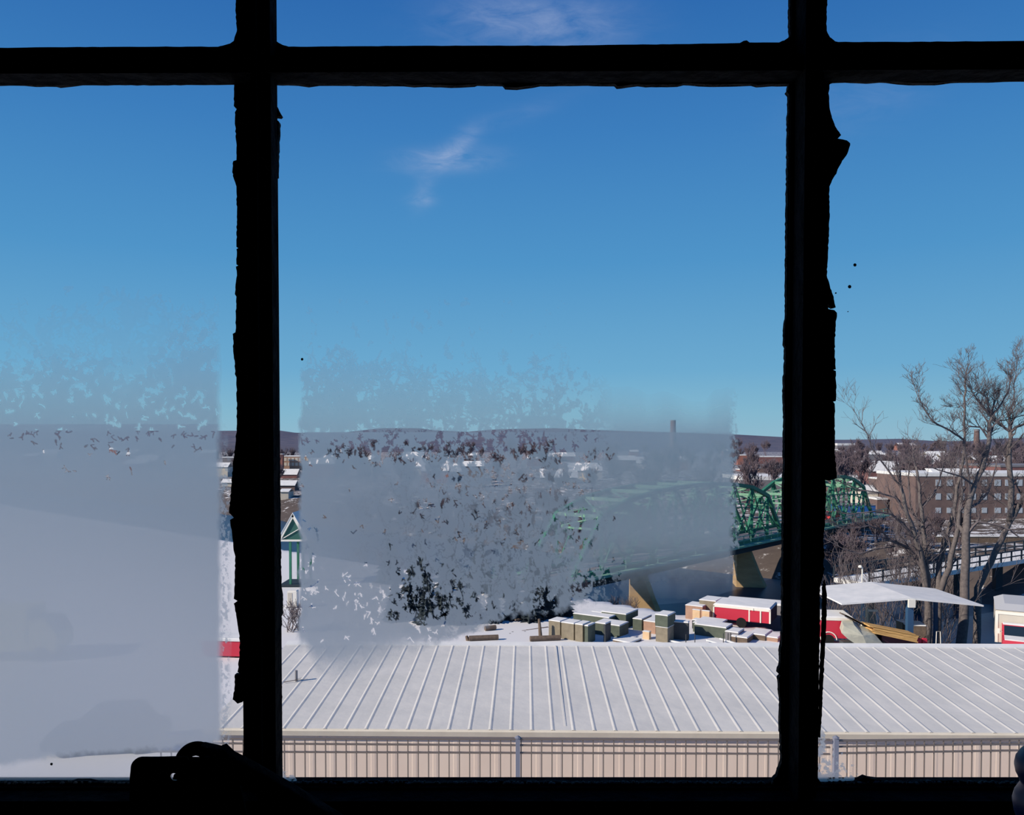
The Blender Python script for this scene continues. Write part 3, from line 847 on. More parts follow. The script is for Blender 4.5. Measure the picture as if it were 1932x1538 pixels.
crate(1143, 47.6, .12, .75, 1.5, m_dark, 'dark wrapped crate with a thin pale edge in the crate row', ztop=1176)
crate(1170, 48.7, 1.7, 1.3, 1.3, m_olive, 'low dark green crate behind the dark wrapped crate', ztop=1180)
crate(1150, 50.6, 2.6, 1.6, 1.5, m_olive, 'long olive crate with a white snow sheet behind the tan crates', ztop=1165)
crate(1182, 51.0, 1.75, 1.9, 1.5, m_olive, 'large green crate with wide snowy top in front of the near bridge pier', ztop=1158.5)
crate(1140, 51.9, .9, 2.0, 1.4, m_olive, 'narrow green crate joined left of the large green crate', ztop=1156)
crate(1212, 50.5, .62, 1.6, 1.5, m_olive, 'pale grey crate under thick snow between the green crates', ztop=1168)
crate(1238, 49.6, .8, 1.8, 1.5, m_pinkish, 'pinkish brick stack under snow beside the tall double crate', ztop=1173)
crate(1226, 48.2, .42, .3, .9, m_card, 'pale plywood board standing upright before the pinkish stack', ztop=1192, bands=False, snow=.01, name='board', cat='board')
crate(1261, 47.4, .75, 1.0, .85, m_tan, 'lower grey tan crate of the tall stack', ztop=1184, snow=.01)
lo = base_loc(1261, 47.4)
hz = P(1261, 1184, 47.4).z - lo[2]
crate(1261, 47.4, .80, 1.25, .85, m_olive, 'upper khaki crate of the tall stack, snow on top', raise_=hz, ztop=1161)
crate(1300, 48.0, .9, .5, 1.1, m_dark, 'dark steel frame box leaning by the tall double crate', ztop=1174, yaw=R(-20))
crate(1190, 47.0, 1.2, 1.3, .2, m_wood, 'low snow covered pallet before the dark crates', ztop=1212, bands=False, yaw=R(-40), name='pallet', cat='pallet')
crate(1327, 53.4, 1.2, 1.3, 1.5, m_pinkish, 'small pinkish shed box left of the red trailer under snow', ztop=1144)
crate(1352, 53.6, 1.15, 1.6, 2, m_tan, 'tall tan box standing behind the red trailer', ztop=1134)
crate(1322, 52.2, .5, .2, 1.1, m_card, 'left pale plywood sheet leaning on the boxes', ztop=1151, bands=False, snow=.01, name='board', cat='board')
crate(1340, 51.9, .5, .2, 1.1, m_card, 'right pale plywood sheet leaning on the boxes', ztop=1153, bands=False, snow=.01, name='board', cat='board')
crate(1336, 50.6, 1.0, .6, .9, m_dark, 'dark low crate in front of the plywood sheets', ztop=1172)
crate(1372, 48.4, 2.0, 1.3, .9, m_olive, 'long low green crate with snow in front of the red trailer', ztop=1184)
crate(1356, 49.4, 1.6, 1.9, .9, m_olive, 'low olive crate with snow behind the long low green crate', ztop=1179)
crate(1395, 47.8, .8, 1.2, .8, m_grey, 'small grey crate under snow left of the snowy pallet stack', ztop=1193)
crate(1412, 47.2, 1.0, 1.6, .7, m_wood, 'brown pallet stack with rumpled snow', ztop=1203)
crate(1470, 47.6, 1.3, 1.2, .7, m_pinkish, 'reddish pallet stack under snow close to the right upright bar', ztop=1203)
crate(1446, 47.9, 1.0, 1.6, .7, m_wood, 'brown crate heap with snow before the trailer door', ztop=1198)
for px, px2, y1_, y2_, lb in ((1264, 1290, 1209, 1214, 'left snowy beam on the yard ground'), (1333, 1356, 1208, 1214, 'middle snowy beam lying below the low crates'), (1358, 1388, 1205, 1214, 'right snowy beam lying below the low crates')):
    a, b_ = P(px, y1_, 47.6), P(px2, y2_, 46.9)
    o = thing('beam', lb + ' of crates', 'beam', (a.x, a.y, -12 + EYE))
    MB().bar(a - o.location, b_ - o.location, .1, .08).build('timber', m_snow, o)
# wire hoops / posts among the crates
for i, px in enumerate((1296, 1313, 1367, 1376, 1381)):
    x, y, z = base_loc(px, 47.0 + .1 * i)
    tag(MB().tube([(x, y, z), (x, y, z + .62)], .025, 6).build('stake', m_dark), 'thin dark stake standing among the low crates', 'stake', 'stakes among the low crates')

def trailer(px, d, ln, h, wdt, label, ztop, door=True, yaw=R(-14), wheel_at=None, py=None):
    x, y, z = base_loc(px, d)
    o = thing('trailer', label, 'trailer', (x, y, z), yaw)
    fl = .45
    top = P(px, ztop, d).z - z
    MB().box(-ln, 0, 0, wdt, fl, top).build('body', m_red, o)
    MB().box(0, .03, 0, wdt, fl, top).build('rear_end', m_dkside, o)  # thin end panel, darkened in colour for its shade
    tr_ = MB()
    tr_.box(-ln - .03, .04, -.03, .05, top - .12, top + .03)
    tr_.box(-ln - .03, -ln + .05, -.03, .03, fl, top)
    tr_.box(-.05, .05, -.03, .03, fl, top)
    tr_.build('trim', m_white, o)
    MB().cbox(-ln - .02, .04, -.02, wdt + .02, top, top + .12, .08).build('roof', m_snow, o)
    if door:
        dr = MB().box(-1.25, -.62, -.04, 0, fl + .05, top - .2).build('door', m_red, o)
        MB().box(-1.33, -1.25, -.05, 0, fl, top - .12).build('door_trim', m_white, dr)
        MB().box(-.62, -.54, -.05, 0, fl, top - .12).build('door_trim', m_white, dr)
        MB().box(-1.1, -1.02, -.07, -.03, fl + .75, fl + .9).build('handle', m_white, dr)
    wl = wheel_at or (-ln * .5,)
    for q in wl:
        for yy in (-.02, wdt - .2):
            wh = MB().lathe([(.33, 0), (.33, .2)], (q, yy, .33), 20, 'y').build('wheel', m_black, o)
        if door: continue
        arc = [(q + .46 * math.cos(t_), -.03, .36 + .46 * math.sin(t_)) for t_ in np.linspace(0, math.pi, 12)]
        MB().tube(arc, .035, 6).build('fender', m_white, o)
    return o
trailer(1455, 50.5, 3.59, 2.1, 2.4, 'long red box trailer with white trimmed side door and snowy roof', 1151.5, yaw=R(-28))
trailer(1612, 46.6, 3.0, 1.6, 2.0, 'red trailer with white wheel arch beyond the right upright bar', 1168, door=False, yaw=R(-8), wheel_at=(-1.35,))
# long snow covered box behind the red trailer
x, y, z = base_loc(1492, 53.8)
o = thing('container', 'long white roofed storage container behind the red box trailer', 'container', (x, y, z), R(-26))
top = P(1492, 1141, 53.8).z - z
MB().box(-4.3, 0, 0, 1.4, 0, top - .15).build('body', m_grey, o)
MB().cbox(-4.35, .05, -.05, 1.45, top - .15, top, .1).build('snow_roof', m_snow, o)

# ---------------------------------------------------------------- carport
def px2(px, py, d): return P(px, py, d)
dA, dB = 46.6, 52.0
pk = P(1720, 1128, dA); le = P(1588, 1139, dA); re = P(1856, 1142, dA)
cp = thing('carport', 'open carport with low white gable roof on blue posts', 'carport', (pk.x, dA, gz(pk.x, dA)))
mb = MB()
mb.prism([le, pk, re, re - Vector((0, 0, .09)), pk - Vector((0, 0, .12)), le - Vector((0, 0, .09))], (0, dB - dA, 0)).build('roof', m_snow, cp, fix=True)
mb = MB()
for q, wq in ((pk, .36),):
    mb.box(q.x - .18, q.x + .16, dA + .05, dA + .35, gz(pk.x, dA), q.z - .1)
mb.build('post', m_bluepost, cp, fix=True)
for q in (le, re):
    pz = gz(q.x, dB - .5)
    MB().box(q.x + (.15 if q is le else -.35), q.x + (.35 if q is le else -.15), dB - .7, dB - .5, min(pz, z0) - .2, q.z - .08).build('post', m_bluepost, cp, fix=True)
MB().box(pk.x - .21, pk.x + .19, dA - .1, dA + .04, P(1720, 1146, dA).z, P(1720, 1131, dA).z).build('junction_box', m_white, cp, fix=True)
lmp = P(1647, 1152, 49.5)
o = thing('hanging_light', 'small white strip light hanging under the carport roof', 'light', (lmp.x, lmp.y, lmp.z))
MB().box(-.3, .3, -.06, .06, -.06, .06).build('tube', m_white, o); MB().box(-.01, .01, -.01, .01, .06, P(1647, 1131, 49.5).z - lmp.z).build('hanger', m_dark, o)

# lumber, tarp and clutter under the carport
def pile(name, label, cat, pts, d, depth, m, extra=None):
    """a heap whose camera side has the given outline (pixels) at depth d"""
    q = [P(x, y, d) for x, y in pts]
    cx = sum(p.x for p in q) / len(q); zb = -12 + EYE
    o = thing(name, label, cat, (cx, d, zb))
    low = [Vector((q[-1].x, d, zb)), Vector((q[0].x, d, zb))]
    MB().prism([p - Vector(o.location) for p in q + low], (0, depth, 0)).build('heap' if cat != 'tarp' else 'cover', m, o)
    return o
def boards(label, x0, y0, x1, y1, d, n, th_, wd, m, jit=.25):
    """stack of long boards from pixel (x0,y0) to (x1,y1)"""
    rr = random.Random(int(x0 + y0))
    for i in range(n):
        a, b_ = P(x0 + rr.uniform(-8, 8), y0 + i * th_, d), P(x1 + rr.uniform(-4, 4), y1 + i * th_, d)
        oo = MB().bar(a, b_, wd, th_ / F * d * .92)
        oo.v = [(v[0], v[1] + rr.uniform(0, jit) * 0, v[2]) for v in oo.v]
        ob = oo.build('plank', m)
        tag(ob, label, 'plank', label)
boards('yellow plank in the sloping lumber stack under the carport', 1640, 1178, 1723, 1195, 46.0, 6, 2.6, 1.0, m_lumber)
boards('brown plank leaning down from the red trailer roof edge', 1590, 1157, 1636, 1179, 46.4, 3, 2.6, .3, m_wood)
pile('lumber_rack', 'dark rack carrying the yellow lumber stack', 'rack', [(1664, 1197), (1724, 1207), (1728, 1208)], 46.0, .9, m_dkside)
mb = MB()
tp = [(1588, 1195), (1592, 1181), (1612, 1180), (1625, 1190), (1640, 1193), (1650, 1197), (1667, 1216), (1640, 1232), (1600, 1206)]
q = [P(x, y, 45.6) for x, y in tp]
o = thing('tarp', 'pale grey tarp draped over a heap in front of the red trailer', 'tarp', (q[4].x, 45.6, -12 + EYE))
fr = [p - Vector(o.location) for p in q]
bk = [p + Vector((.25, .9, .10 if i < 6 else 0)) for i, p in enumerate(fr)]
ctr = sum(fr, Vector()) / len(fr) + Vector((0, -.35, .05))
n = len(fr)
mb.add(fr + bk + [ctr], [tuple(range(2 * n - 1, n - 1, -1))] + [(i, (i + 1) % n, n + (i + 1) % n, n + i) for i in range(n)] + [(i, 2 * n, (i + 1) % n) for i in range(n)])
mb.build('cover', m_tarp, o, fix=False)
x, y, z = base_loc(1640, 45.9)
MB().box(-1.4, 1.0, .2, .8, 0, .45).build('heap', m_dark, o)
# grey lumber/clutter stack right of the post
crate(1752, 47.6, 1.15, 1.2, 1.1, m_wood, 'grey lumber stack with loose snow right of the carport post', ztop=1180, yaw=R(-10))
crate(1726, 48.4, .7, .6, 1.1, m_tan, 'small tan heap behind the blue carport post', ztop=1172, yaw=R(10), bands=False)
for px, lb in ((1737, 'left'), (1748, 'right')):
    x, y, z = base_loc(px, 46.4)
    o = thing('gas_can', lb + ' red fuel can at the foot of the grey lumber stack', 'fuel can', (x, y, z))
    hh = P(px, 1204, 46.4).z - z
    MB().cbox(-.13, .13, -.1, .1, 0, hh, .05).build('body', m_red, o)
    MB().tube([(0, 0, hh - .02), (.05, 0, hh + .08), (.12, 0, hh + .1)], .02, 6).build('spout', m_black, o)
# a bicycle-like white frame leaning on a tree
x, y, z = base_loc(1776, 46.8)
o = thing('hand_truck', 'white framed hand truck leaning by the tree trunk', 'hand truck', (x, y, z))
zt = P(1776, 1192, 46.8).z - z
MB().tube([(-.22, 0, .15), (-.12, .05, zt), (.1, .05, zt), (.2, 0, .15)], .025, 6).build('frame', m_white, o)
MB().bar((-.18, 0, zt * .55), (.16, 0, zt * .5), .08, .2).build('plate', m_white, o)
for sx in (-.25, .25):
    MB().lathe([(.14, -.03), (.14, .03)], (sx, 0, .14), 14, 'x').build('wheel', m_black, o)

# ---------------------------------------------------------------- box truck at the right edge
zg = -12 + EYE
q0 = P(1879, 1150, 45.5)
o = thing('box_truck', 'cream box truck with red nose and snowy hood, cut by the right edge', 'truck', (q0.x, 45.5, zg), R(-30))
bt_ = q0.z - zg
MB().cbox(0, 2.4, 0, 4.4, .55, bt_, .05).build('cargo_box', m_pale, o)
MB().box(-.03, 2.43, -.04, 0, bt_ - .24, bt_ - .08).build('top_trim', m_white, o)
MB().box(-.03, .12, -.04, 0, .55, bt_ - .24).build('corner_trim', m_white, o)
MB().add([(-.03, -.03, bt_), (2.43, -.03, bt_), (2.43, 4.43, bt_), (-.03, 4.43, bt_), (.45, .8, bt_ + .26), (1.95, .8, bt_ + .26), (1.95, 4, bt_ + .26), (.45, 4, bt_ + .26)],
         [(0, 1, 5, 4), (1, 2, 6, 5), (2, 3, 7, 6), (3, 0, 4, 7), (4, 5, 6, 7), (3, 2, 1, 0)]).build('roof', material('snowy_grey_roof', (186, 188, 194), .8), o)
cab = MB().prism([(.3, 0, .5), (.3, 0, 1.68), (.3, -.4, 1.68), (.3, -.7, 1.12), (.3, -1.65, 1.04), (.3, -1.72, .9), (.3, -1.72, .45)], (1.9, 0, 0)).build('cab', m_red, o)
MB().prism([(.4, -.43, 1.64), (2.1, -.43, 1.64), (2.1, -.72, 1.14), (.4, -.72, 1.14)], (0, -.03, .01)).build('windshield', m_darkglass, cab)
MB().cbox(.34, 2.16, -.4, -.02, 1.67, 1.76, .04).build('roof_snow', m_snow, cab)
MB().prism([(.4, -.78, 1.1), (.4, -1.6, 1.03), (.4, -1.6, 1.11), (.4, -.82, 1.17)], (1.7, 0, 0)).build('hood_snow', m_snow, cab)
MB().box(.25, 2.25, -1.82, -1.72, .42, .62).build('bumper', m_white, o)
for sx in (.12, 2.28):
    MB().bar((sx + (.18 if sx < 1 else -.18), -.6, 1.3), (sx, -.7, 1.35), .03, .03).box(sx - .07, sx + .07, -.73, -.69, 1.2, 1.5).build('mirror', m_white, o)
for wy_ in (-1.1, 3.3):
    for wx_ in (.3, 1.95):
        MB().lathe([(.2, 0), (.42, .03), (.42, .22), (.2, .25)], (wx_, wy_, .42), 20, 'x').build('wheel', m_black, o)

def car(name, label, cat, loc, rz, m, glass=m_darkglass, snow=True, L_=4.3, W=1.75, H=1.5, van=0):
    o = thing(name, label, cat, loc, rz)
    h1 = .85 if not van else 1.0
    side = [(-L_ / 2, .35), (-L_ / 2, h1 * .8), (-L_ / 2 + .15, h1), (-L_ * .28, h1 + .04), (-L_ * .14, H - .05), (-L_ * .05, H), (L_ * .26, H), (L_ * .38, h1 + .1), (L_ / 2 - .05, h1), (L_ / 2, .4), (L_ / 2 - .1, .28), (-L_ / 2 + .1, .28)]
    MB().prism([(x, -W / 2, z) for x, z in side], (0, W, 0)).build('body', m, o)
    g_ = MB().prism([(-L_ * .27, -W / 2 + .1, h1 + .08), (-L_ * .27, W / 2 - .1, h1 + .08), (-L_ * .15, W / 2 - .18, H - .1), (-L_ * .15, -W / 2 + .18, H - .1)], (-.03, 0, .01)).build('windshield', glass, o)
    for s_ in (-1, 1):
        MB().prism([(-L_ * .2, s_ * (W / 2 + .005), h1 + .05), (-L_ * .1, s_ * (W / 2 + .005), H - .1), (L_ * .24, s_ * (W / 2 + .005), H - .1), (L_ * .32, s_ * (W / 2 + .005), h1 + .08)], (0, s_ * .01, 0)).build('side_window', glass, o)
    for wx_ in (-L_ * .31, L_ * .31):
        for s_ in (-1, 1):
            MB().lathe([(.2, -.02), (.33, 0), (.33, .2), (.2, .22)], (wx_, s_ * (W / 2 - .1) - .1, .33), 20, 'y').build('wheel', m_black, o)
    if snow:
        MB().cbox(-L_ * .06, L_ * .27, -W / 2 + .05, W / 2 - .05, H - .01, H + .1, .06).build('roof_snow', m_snow, o)
        MB().cbox(-L_ / 2 + .25, -L_ * .3, -W / 2 + .08, W / 2 - .08, h1 - .02, h1 + .09, .06).build('hood_snow', m_snow, o)
    return o
cc = P(205, 1400, 31)
car('car', 'dark blue parked car blurred behind the frost of the left pane', 'car', (cc.x, 31, zg), R(8), m_navycar, snow=False, H=1.6)
# yellow truck at the far left
cc = P(-30, 1200, 43)
o = thing('truck', 'pale yellow box truck blurred behind frost at the left edge', 'truck', (cc.x, 43, zg), R(5))
MB().box(-2.6, 2.2, 0, 2.2, .6, 2.9).build('cargo_box', m_yellow, o)
MB().prism([(2.3, 0, .6), (3.7, 0, .6), (3.7, 0, 1.5), (3.2, 0, 2.3), (2.3, 0, 2.3)], (0, 2.1, 0)).build('cab', m_yellow, o)
MB().prism([(3.66, .15, 1.5), (3.66, 1.95, 1.5), (3.22, 1.95, 2.25), (3.22, .15, 2.25)], (.06, 0, .03)).build('windshield', m_darkglass, o)
for q in (-1.6, 2.9):
    for yy in (0, 1.9):
        MB().lathe([(.42, 0), (.42, .25)], (q, yy - .02, .42), 20, 'y').build('wheel', m_black, o)
# red dumpster beside left upright
x, y, z = base_loc(452, 44)
o = thing('dumpster', 'red dumpster with snowy lid left of the metal building', 'dumpster', (x, y, z), R(-6))
MB().prism([(-2.2, 0, .1), (0, 0, .1), (.15, 0, .95), (-2.35, 0, .95)], (0, 1.4, 0)).build('bin', m_red, o)
MB().cbox(-2.4, .2, -.05, 1.5, .95, 1.12, .05).build('snowy_lid', m_snow, o)
for q in (-1.9, -.3):
    MB().box(q - .1, q + .1, .1, 1.3, 0, .12).build('skid', m_black, o)

# ---------------------------------------------------------------- pavilion, utility box
pv = P(553, 1020, 66); dz = gz(pv.x, 66)
o = thing('pavilion', 'tall green pavilion with white gable trim beside the left upright bar', 'pavilion', (pv.x, 66, dz))
w2 = (P(580, 1020, 66).x - P(527, 1020, 66).x) / 2
hz = pv.z - dz; pz = P(553, 972, 66).z - dz
for sx in (-1, 1):
    for yy in (0, 2.4):
        MB().box((-.26 if sx < 0 else w2 - .35) - .09, (-.26 if sx < 0 else w2 - .35) + .09, yy, yy + .18, 0, hz).build('post', m_green, o)
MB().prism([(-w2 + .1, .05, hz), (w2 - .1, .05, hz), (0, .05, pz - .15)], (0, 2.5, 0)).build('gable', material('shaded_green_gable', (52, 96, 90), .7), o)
mb = MB(); mb.bar((-w2, 0, hz), (0, 0, pz), .14, .24); mb.bar((w2, 0, hz), (0, 0, pz), .14, .24); mb.bar((-w2, 0, hz), (w2, 0, hz), .12, .15); mb.bar((-w2 + .1, 0, hz + .05), (w2 * .4, 0, hz + .95), .06, .07)
mb.build('white_trim', m_white, o)
mb = MB(); mb.prism([(-w2 - .1, -.1, hz + .03), (0, -.1, pz + .12), (w2 + .1, -.1, hz + .03), (w2 + .1, -.1, hz + .12), (0, -.1, pz + .22), (-w2 - .1, -.1, hz + .12)], (0, 2.8, 0)); mb.build('roof', m_snow, o)
MB().box(-1.1, 1.2, -.2, 2.6, 0, .22).build('plinth', m_steeldark, o)
x, y, z = base_loc(549, 57.5)
o = thing('utility_box', 'white metal utility box standing in the snow before the green pavilion', 'utility box', (x, y, z))
MB().cbox(-.34, .34, 0, .6, .1, 1.25, .05).build('cabinet', m_white, o); MB().box(-.4, .4, -.05, .65, 0, .1).build('base', m_grey, o); MB().box(-.3, .02, -.02, 0, .2, 1.1).build('door', m_pale, o)

# rail barriers and logs left of the crates
for (xa, ya_, xb, yb_, d, lb) in ((955, 1196, 1034, 1184, 50, 'upper snowy wooden rail left of the tan crates'), (950, 1201, 1030, 1190, 49.6, 'lower snowy wooden rail left of the tan crates'), (972, 1170, 1012, 1164, 53, 'short rail frame with pickets behind the wooden rails')):
    a, b_ = P(xa, ya_, d), P(xb, yb_, d + 1.5)
    o = thing('rail_barrier', lb, 'barrier', (a.x, a.y, -12 + EYE))
    MB().bar(a - o.location, b_ - o.location, .1, .1).build('rail', m_wood, o)
    for kf in (.15, .5, .85):
        q = a.lerp(b_, kf) - o.location
        MB().box(q.x - .06, q.x + .06, q.y - .05, q.y + .05, 0, q.z + .06).build('post', m_wood, o)
for px, py0, py1, d, lb in ((1017, 1168, 1214, 48.5, 'leaning pale post just left of the tan crates'), (880, 1200, 1218, 48, 'short snow capped stump left of the wooden rails')):
    a = P(px, py0, d)
    MB_ = MB().tube([(a.x + .1, d, -12 + EYE), (a.x, d, a.z)], [.13, .08], 8)
    tag(MB_.build('post', m_wood), lb, 'post')
for (xa, xb, y_, d, lb) in ((885, 940, 1209, 47.9, 'snowy log lying behind the roof ridge, nearest the stump'), (1000, 1058, 1211, 47.8, 'grey log lying in front of the tan crates'), (915, 935, 1194, 50.5, 'short dark log further back on the snow')):
    a, b_ = P(xa, y_, d), P(xb, y_ - 2, d)
    zz = gz(a.x, d)
    rl = .16
    tag(MB().tube([(a.x, d, zz + rl), (b_.x, d + .3, zz + rl)], rl, 8).build('log', m_wood), lb, 'log')
# lamp post on the bank
x, y, z = base_loc(1629, 52.6)
o = thing('lamp_post', 'slim white lamp post rising behind the carport roof', 'lamp post', (x, y, z))
zt = P(1629, 1072, 52.6).z - z
MB().tube([(0, 0, 0), (0, 0, zt)], [.07, .045], 8).build('pole', m_white, o)
MB().tube([(0, 0, zt), (-.05, 0, zt + .1), (-.14, 0, zt + .1)], .04, 6).build('arm', m_white, o)
MB().lathe([(.03, 0), (.13, .05), (.11, .16), (.02, .2)], (-.14, 0, zt), 12).build('lamp', m_white, o)

# ================================================================ green truss bridge
def BP(k):                                  # k metres along the bridge from its near end
    u = Vector((.667, .745, 0))
    return Vector((5.5, 72.96, 0)) + u * k
UDIR = Vector((.667, .745, 0)); VDIR = Vector((-.745, .667, 0))
ZD = -12.5 + EYE
br = thing('truss_bridge', 'green steel truss road bridge crossing the river on stone piers', 'bridge', (5.5, 72.96, ZD))
bw_ = 5.5
def bp(k, v, z): return UDIR * k + VDIR * v + Vector((0, 0, z))
def span(k0, k1, npan, hts):
    xs = [k0 + (k1 - k0) * i / npan for i in range(npan + 1)]
    for v in (0, bw_):
        tr_ = MB()
        top = [bp(x, v, h) for x, h in zip(xs, hts)]
        bot = [bp(x, v, 0) for x in xs]
        for i in range(npan):
            tr_.bar(top[i], top[i + 1], .42, .45)
            tr_.bar(bot[i], bot[i + 1], .35, .5)
        for i in range(1, npan):
            tr_.bar(bot[i], top[i], .3, .3)
            j = i + 1 if i < npan / 2 else i - 1
            tr_.bar(top[i], bot[j], .2, .2)
            tr_.bar(bot[i], top[j], .14, .14)
            if hts[i] > 5:
                tr_.bar(bot[i].lerp(top[i], .62), bot[min(i + 1, npan)].lerp(top[min(i + 1, npan)], .62), .1, .14)
        tr_.build('truss', m_green, br)
    cb_ = MB()
    for i in range(1, npan):
        if hts[i] > 4.5:
            cb_.bar(bp(xs[i], 0, hts[i]), bp(xs[i], bw_, hts[i]), .3, .35)
            cb_.bar(bp(xs[i], 0, hts[i] - 1.3), bp(xs[i], bw_, hts[i] - 1.3), .2, .2)
            cb_.bar(bp(xs[i], 0, hts[i]), bp(xs[i], bw_, hts[i] - 1.3), .12, .12)
            if i + 1 < npan and hts[i + 1] > 4.5:
                cb_.bar(bp(xs[i], 0, hts[i]), bp(xs[i + 1], bw_, hts[i + 1]), .14, .14)
                cb_.bar(bp(xs[i], bw_, hts[i]), bp(xs[i + 1], 0, hts[i + 1]), .14, .14)
    cb_.build('sway_bracing', m_greenlt, br)
span(0, 46.8, 10, [0, 5.4, 6.7, 7.3, 7.6, 7.7, 7.7, 7.4, 6.9, 5.6, 0])
span(47.4, 84, 8, [0, 5.2, 6.6, 7.2, 7.3, 7.2, 6.6, 5.2, 0])
dk = MB()
dk.prism([bp(-8, 0.1, -.25), bp(-8, bw_ - .1, -.25), bp(-8, bw_ - .1, -1.3), bp(-8, .1, -1.3)], UDIR * 100)
dk.build('deck', m_steeldark, br)
sn = MB(); sn.prism([bp(-8, .3, -.25), bp(-8, bw_ - .3, -.25), bp(-8, bw_ - .3, -.1), bp(-8, .3, -.1)], UDIR * 100); sn.build('road_surface', m_grey, br)
rl_ = MB()
for v in (-.6, bw_ + .6):
    rl_.bar(bp(-8, v, 1.0), bp(90, v, 1.0), .08, .1); rl_.bar(bp(-8, v, .5), bp(90, v, .5), .06, .08); rl_.bar(bp(-8, v, -.2), bp(90, v, -.2), 1.2, .2)
    for i in range(0, 98, 2):
        rl_.bar(bp(-8 + i, v, -.2), bp(-8 + i, v, 1.0), .08, .08)
rl_.build('railing', m_greenlt, br)
for px, kk, lb in ((1200, 18.1, 'near'), (1402, 40.9, 'far')):
    c = BP(kk) + VDIR * (4.5 if kk < 20 else 2.7); zb = -19.4 + EYE
    pr = thing('bridge_pier', f'tan stone pier with sloping cutwater, the {lb}er one under the green bridge' if lb == 'near' else 'tan stone pier further out beneath the green bridge, with sloping cutwater', 'pier', (c.x, c.y, zb))
    H_ = ZD - 1.3 - zb
    a2 = Vector((.9, -.43, 0)); 
    dr_ = Vector((-.745, .667, 0))
    # body: upright on the left, battered nose to the right
    def ring(z, x0, x1, hw): 
        ax = Vector((1, -.12, 0)).normalized(); ay = Vector((.12, 1, 0)).normalized()
        return [ax * x0 - ay * hw + Vector((0, 0, z)), ax * (x1 - .5) - ay * hw + Vector((0, 0, z)), ax * x1 + Vector((0, 0, z)), ax * (x1 - .5) + ay * hw + Vector((0, 0, z)), ax * x0 + ay * hw + Vector((0, 0, z))]
    s_ = c.y / 80
    a = ring(0, -.9 * s_, 2.5 * s_, 1.6); b_ = ring(H_ * .35, -.85 * s_, 1.75 * s_, 1.5); e_ = ring(H_, -.8 * s_, .65 * s_, 1.3)
    mbp = MB().add(a + b_ + e_, [(4, 3, 2, 1, 0)] + [(i, (i + 1) % 5, 5 + (i + 1) % 5, 5 + i) for i in range(5)] + [(5 + i, 5 + (i + 1) % 5, 10 + (i + 1) % 5, 10 + i) for i in range(5)] + [(10, 11, 12, 13, 14)])
    mbp.build('stone_body', m_stone, pr)
    MB().box(-1.4 * s_, 3.2 * s_, -1.9, 1.9, -.3, .35).build('snowy_footing', m_snow, pr)
# abutment at the near end
c = BP(-5)
tag(MB().box(c.x - 4, c.x + 3.5, c.y - 3, c.y + 3, -20 + EYE, ZD - 1.3).build('bridge_abutment', m_stone), 'stone abutment at the near end of the green bridge', 'abutment')
cx_ = BP(72)
car('car', 'small red car driving on the green bridge', 'car', (cx_.x + VDIR.x * 2.8, cx_.y + VDIR.y * 2.8, ZD - .1), math.atan2(.745, .667), material('bright_red_car', (226, 60, 60), .4), snow=False)

# snowy footbridge / ramp at the right
fb = thing('footbridge', 'snow covered footbridge with dark rails behind the big trees', 'footbridge', (48, 87, -14 + EYE))
a = P(1640, 1104, 80); b_ = P(2080, 1040, 104)
dd = (b_ - a)
pp = Vector((-dd.y, dd.x, 0)).normalized() * 4.2
zz = Vector((0, 0, -14 + EYE))
A_ = Vector((a.x, a.y, -14.2 + EYE)); B_ = Vector((b_.x, b_.y, -13.6 + EYE))
mb = MB(); mb.prism([A_, A_ + pp, A_ + pp - Vector((0, 0, .5)), A_ - Vector((0, 0, .5))], B_ - A_); mb.build('deck', m_snow, fb, fix=True)
for off_ in (Vector(), pp):
    mb = MB()
    for h in (.5, 1.15):
        mb.bar(A_ + off_ + Vector((0, 0, h)), B_ + off_ + Vector((0, 0, h)), .12, .12)
    n = 22
    for i in range(n + 1):
        q = A_.lerp(B_, i / n) + off_
        mb.bar(q, q + Vector((0, 0, 1.2)), .14, .14)
    mb.build('railing', m_steeldark, fb, fix=True)
for i in range(6):
    q = A_.lerp(B_, (i + .4) / 6) + pp * .5
    MB().box(q.x - .4, q.x + .4, q.y - .4, q.y + .4, -19.6 + EYE, q.z - .5).build('pillar', m_steeldark, fb, fix=True)

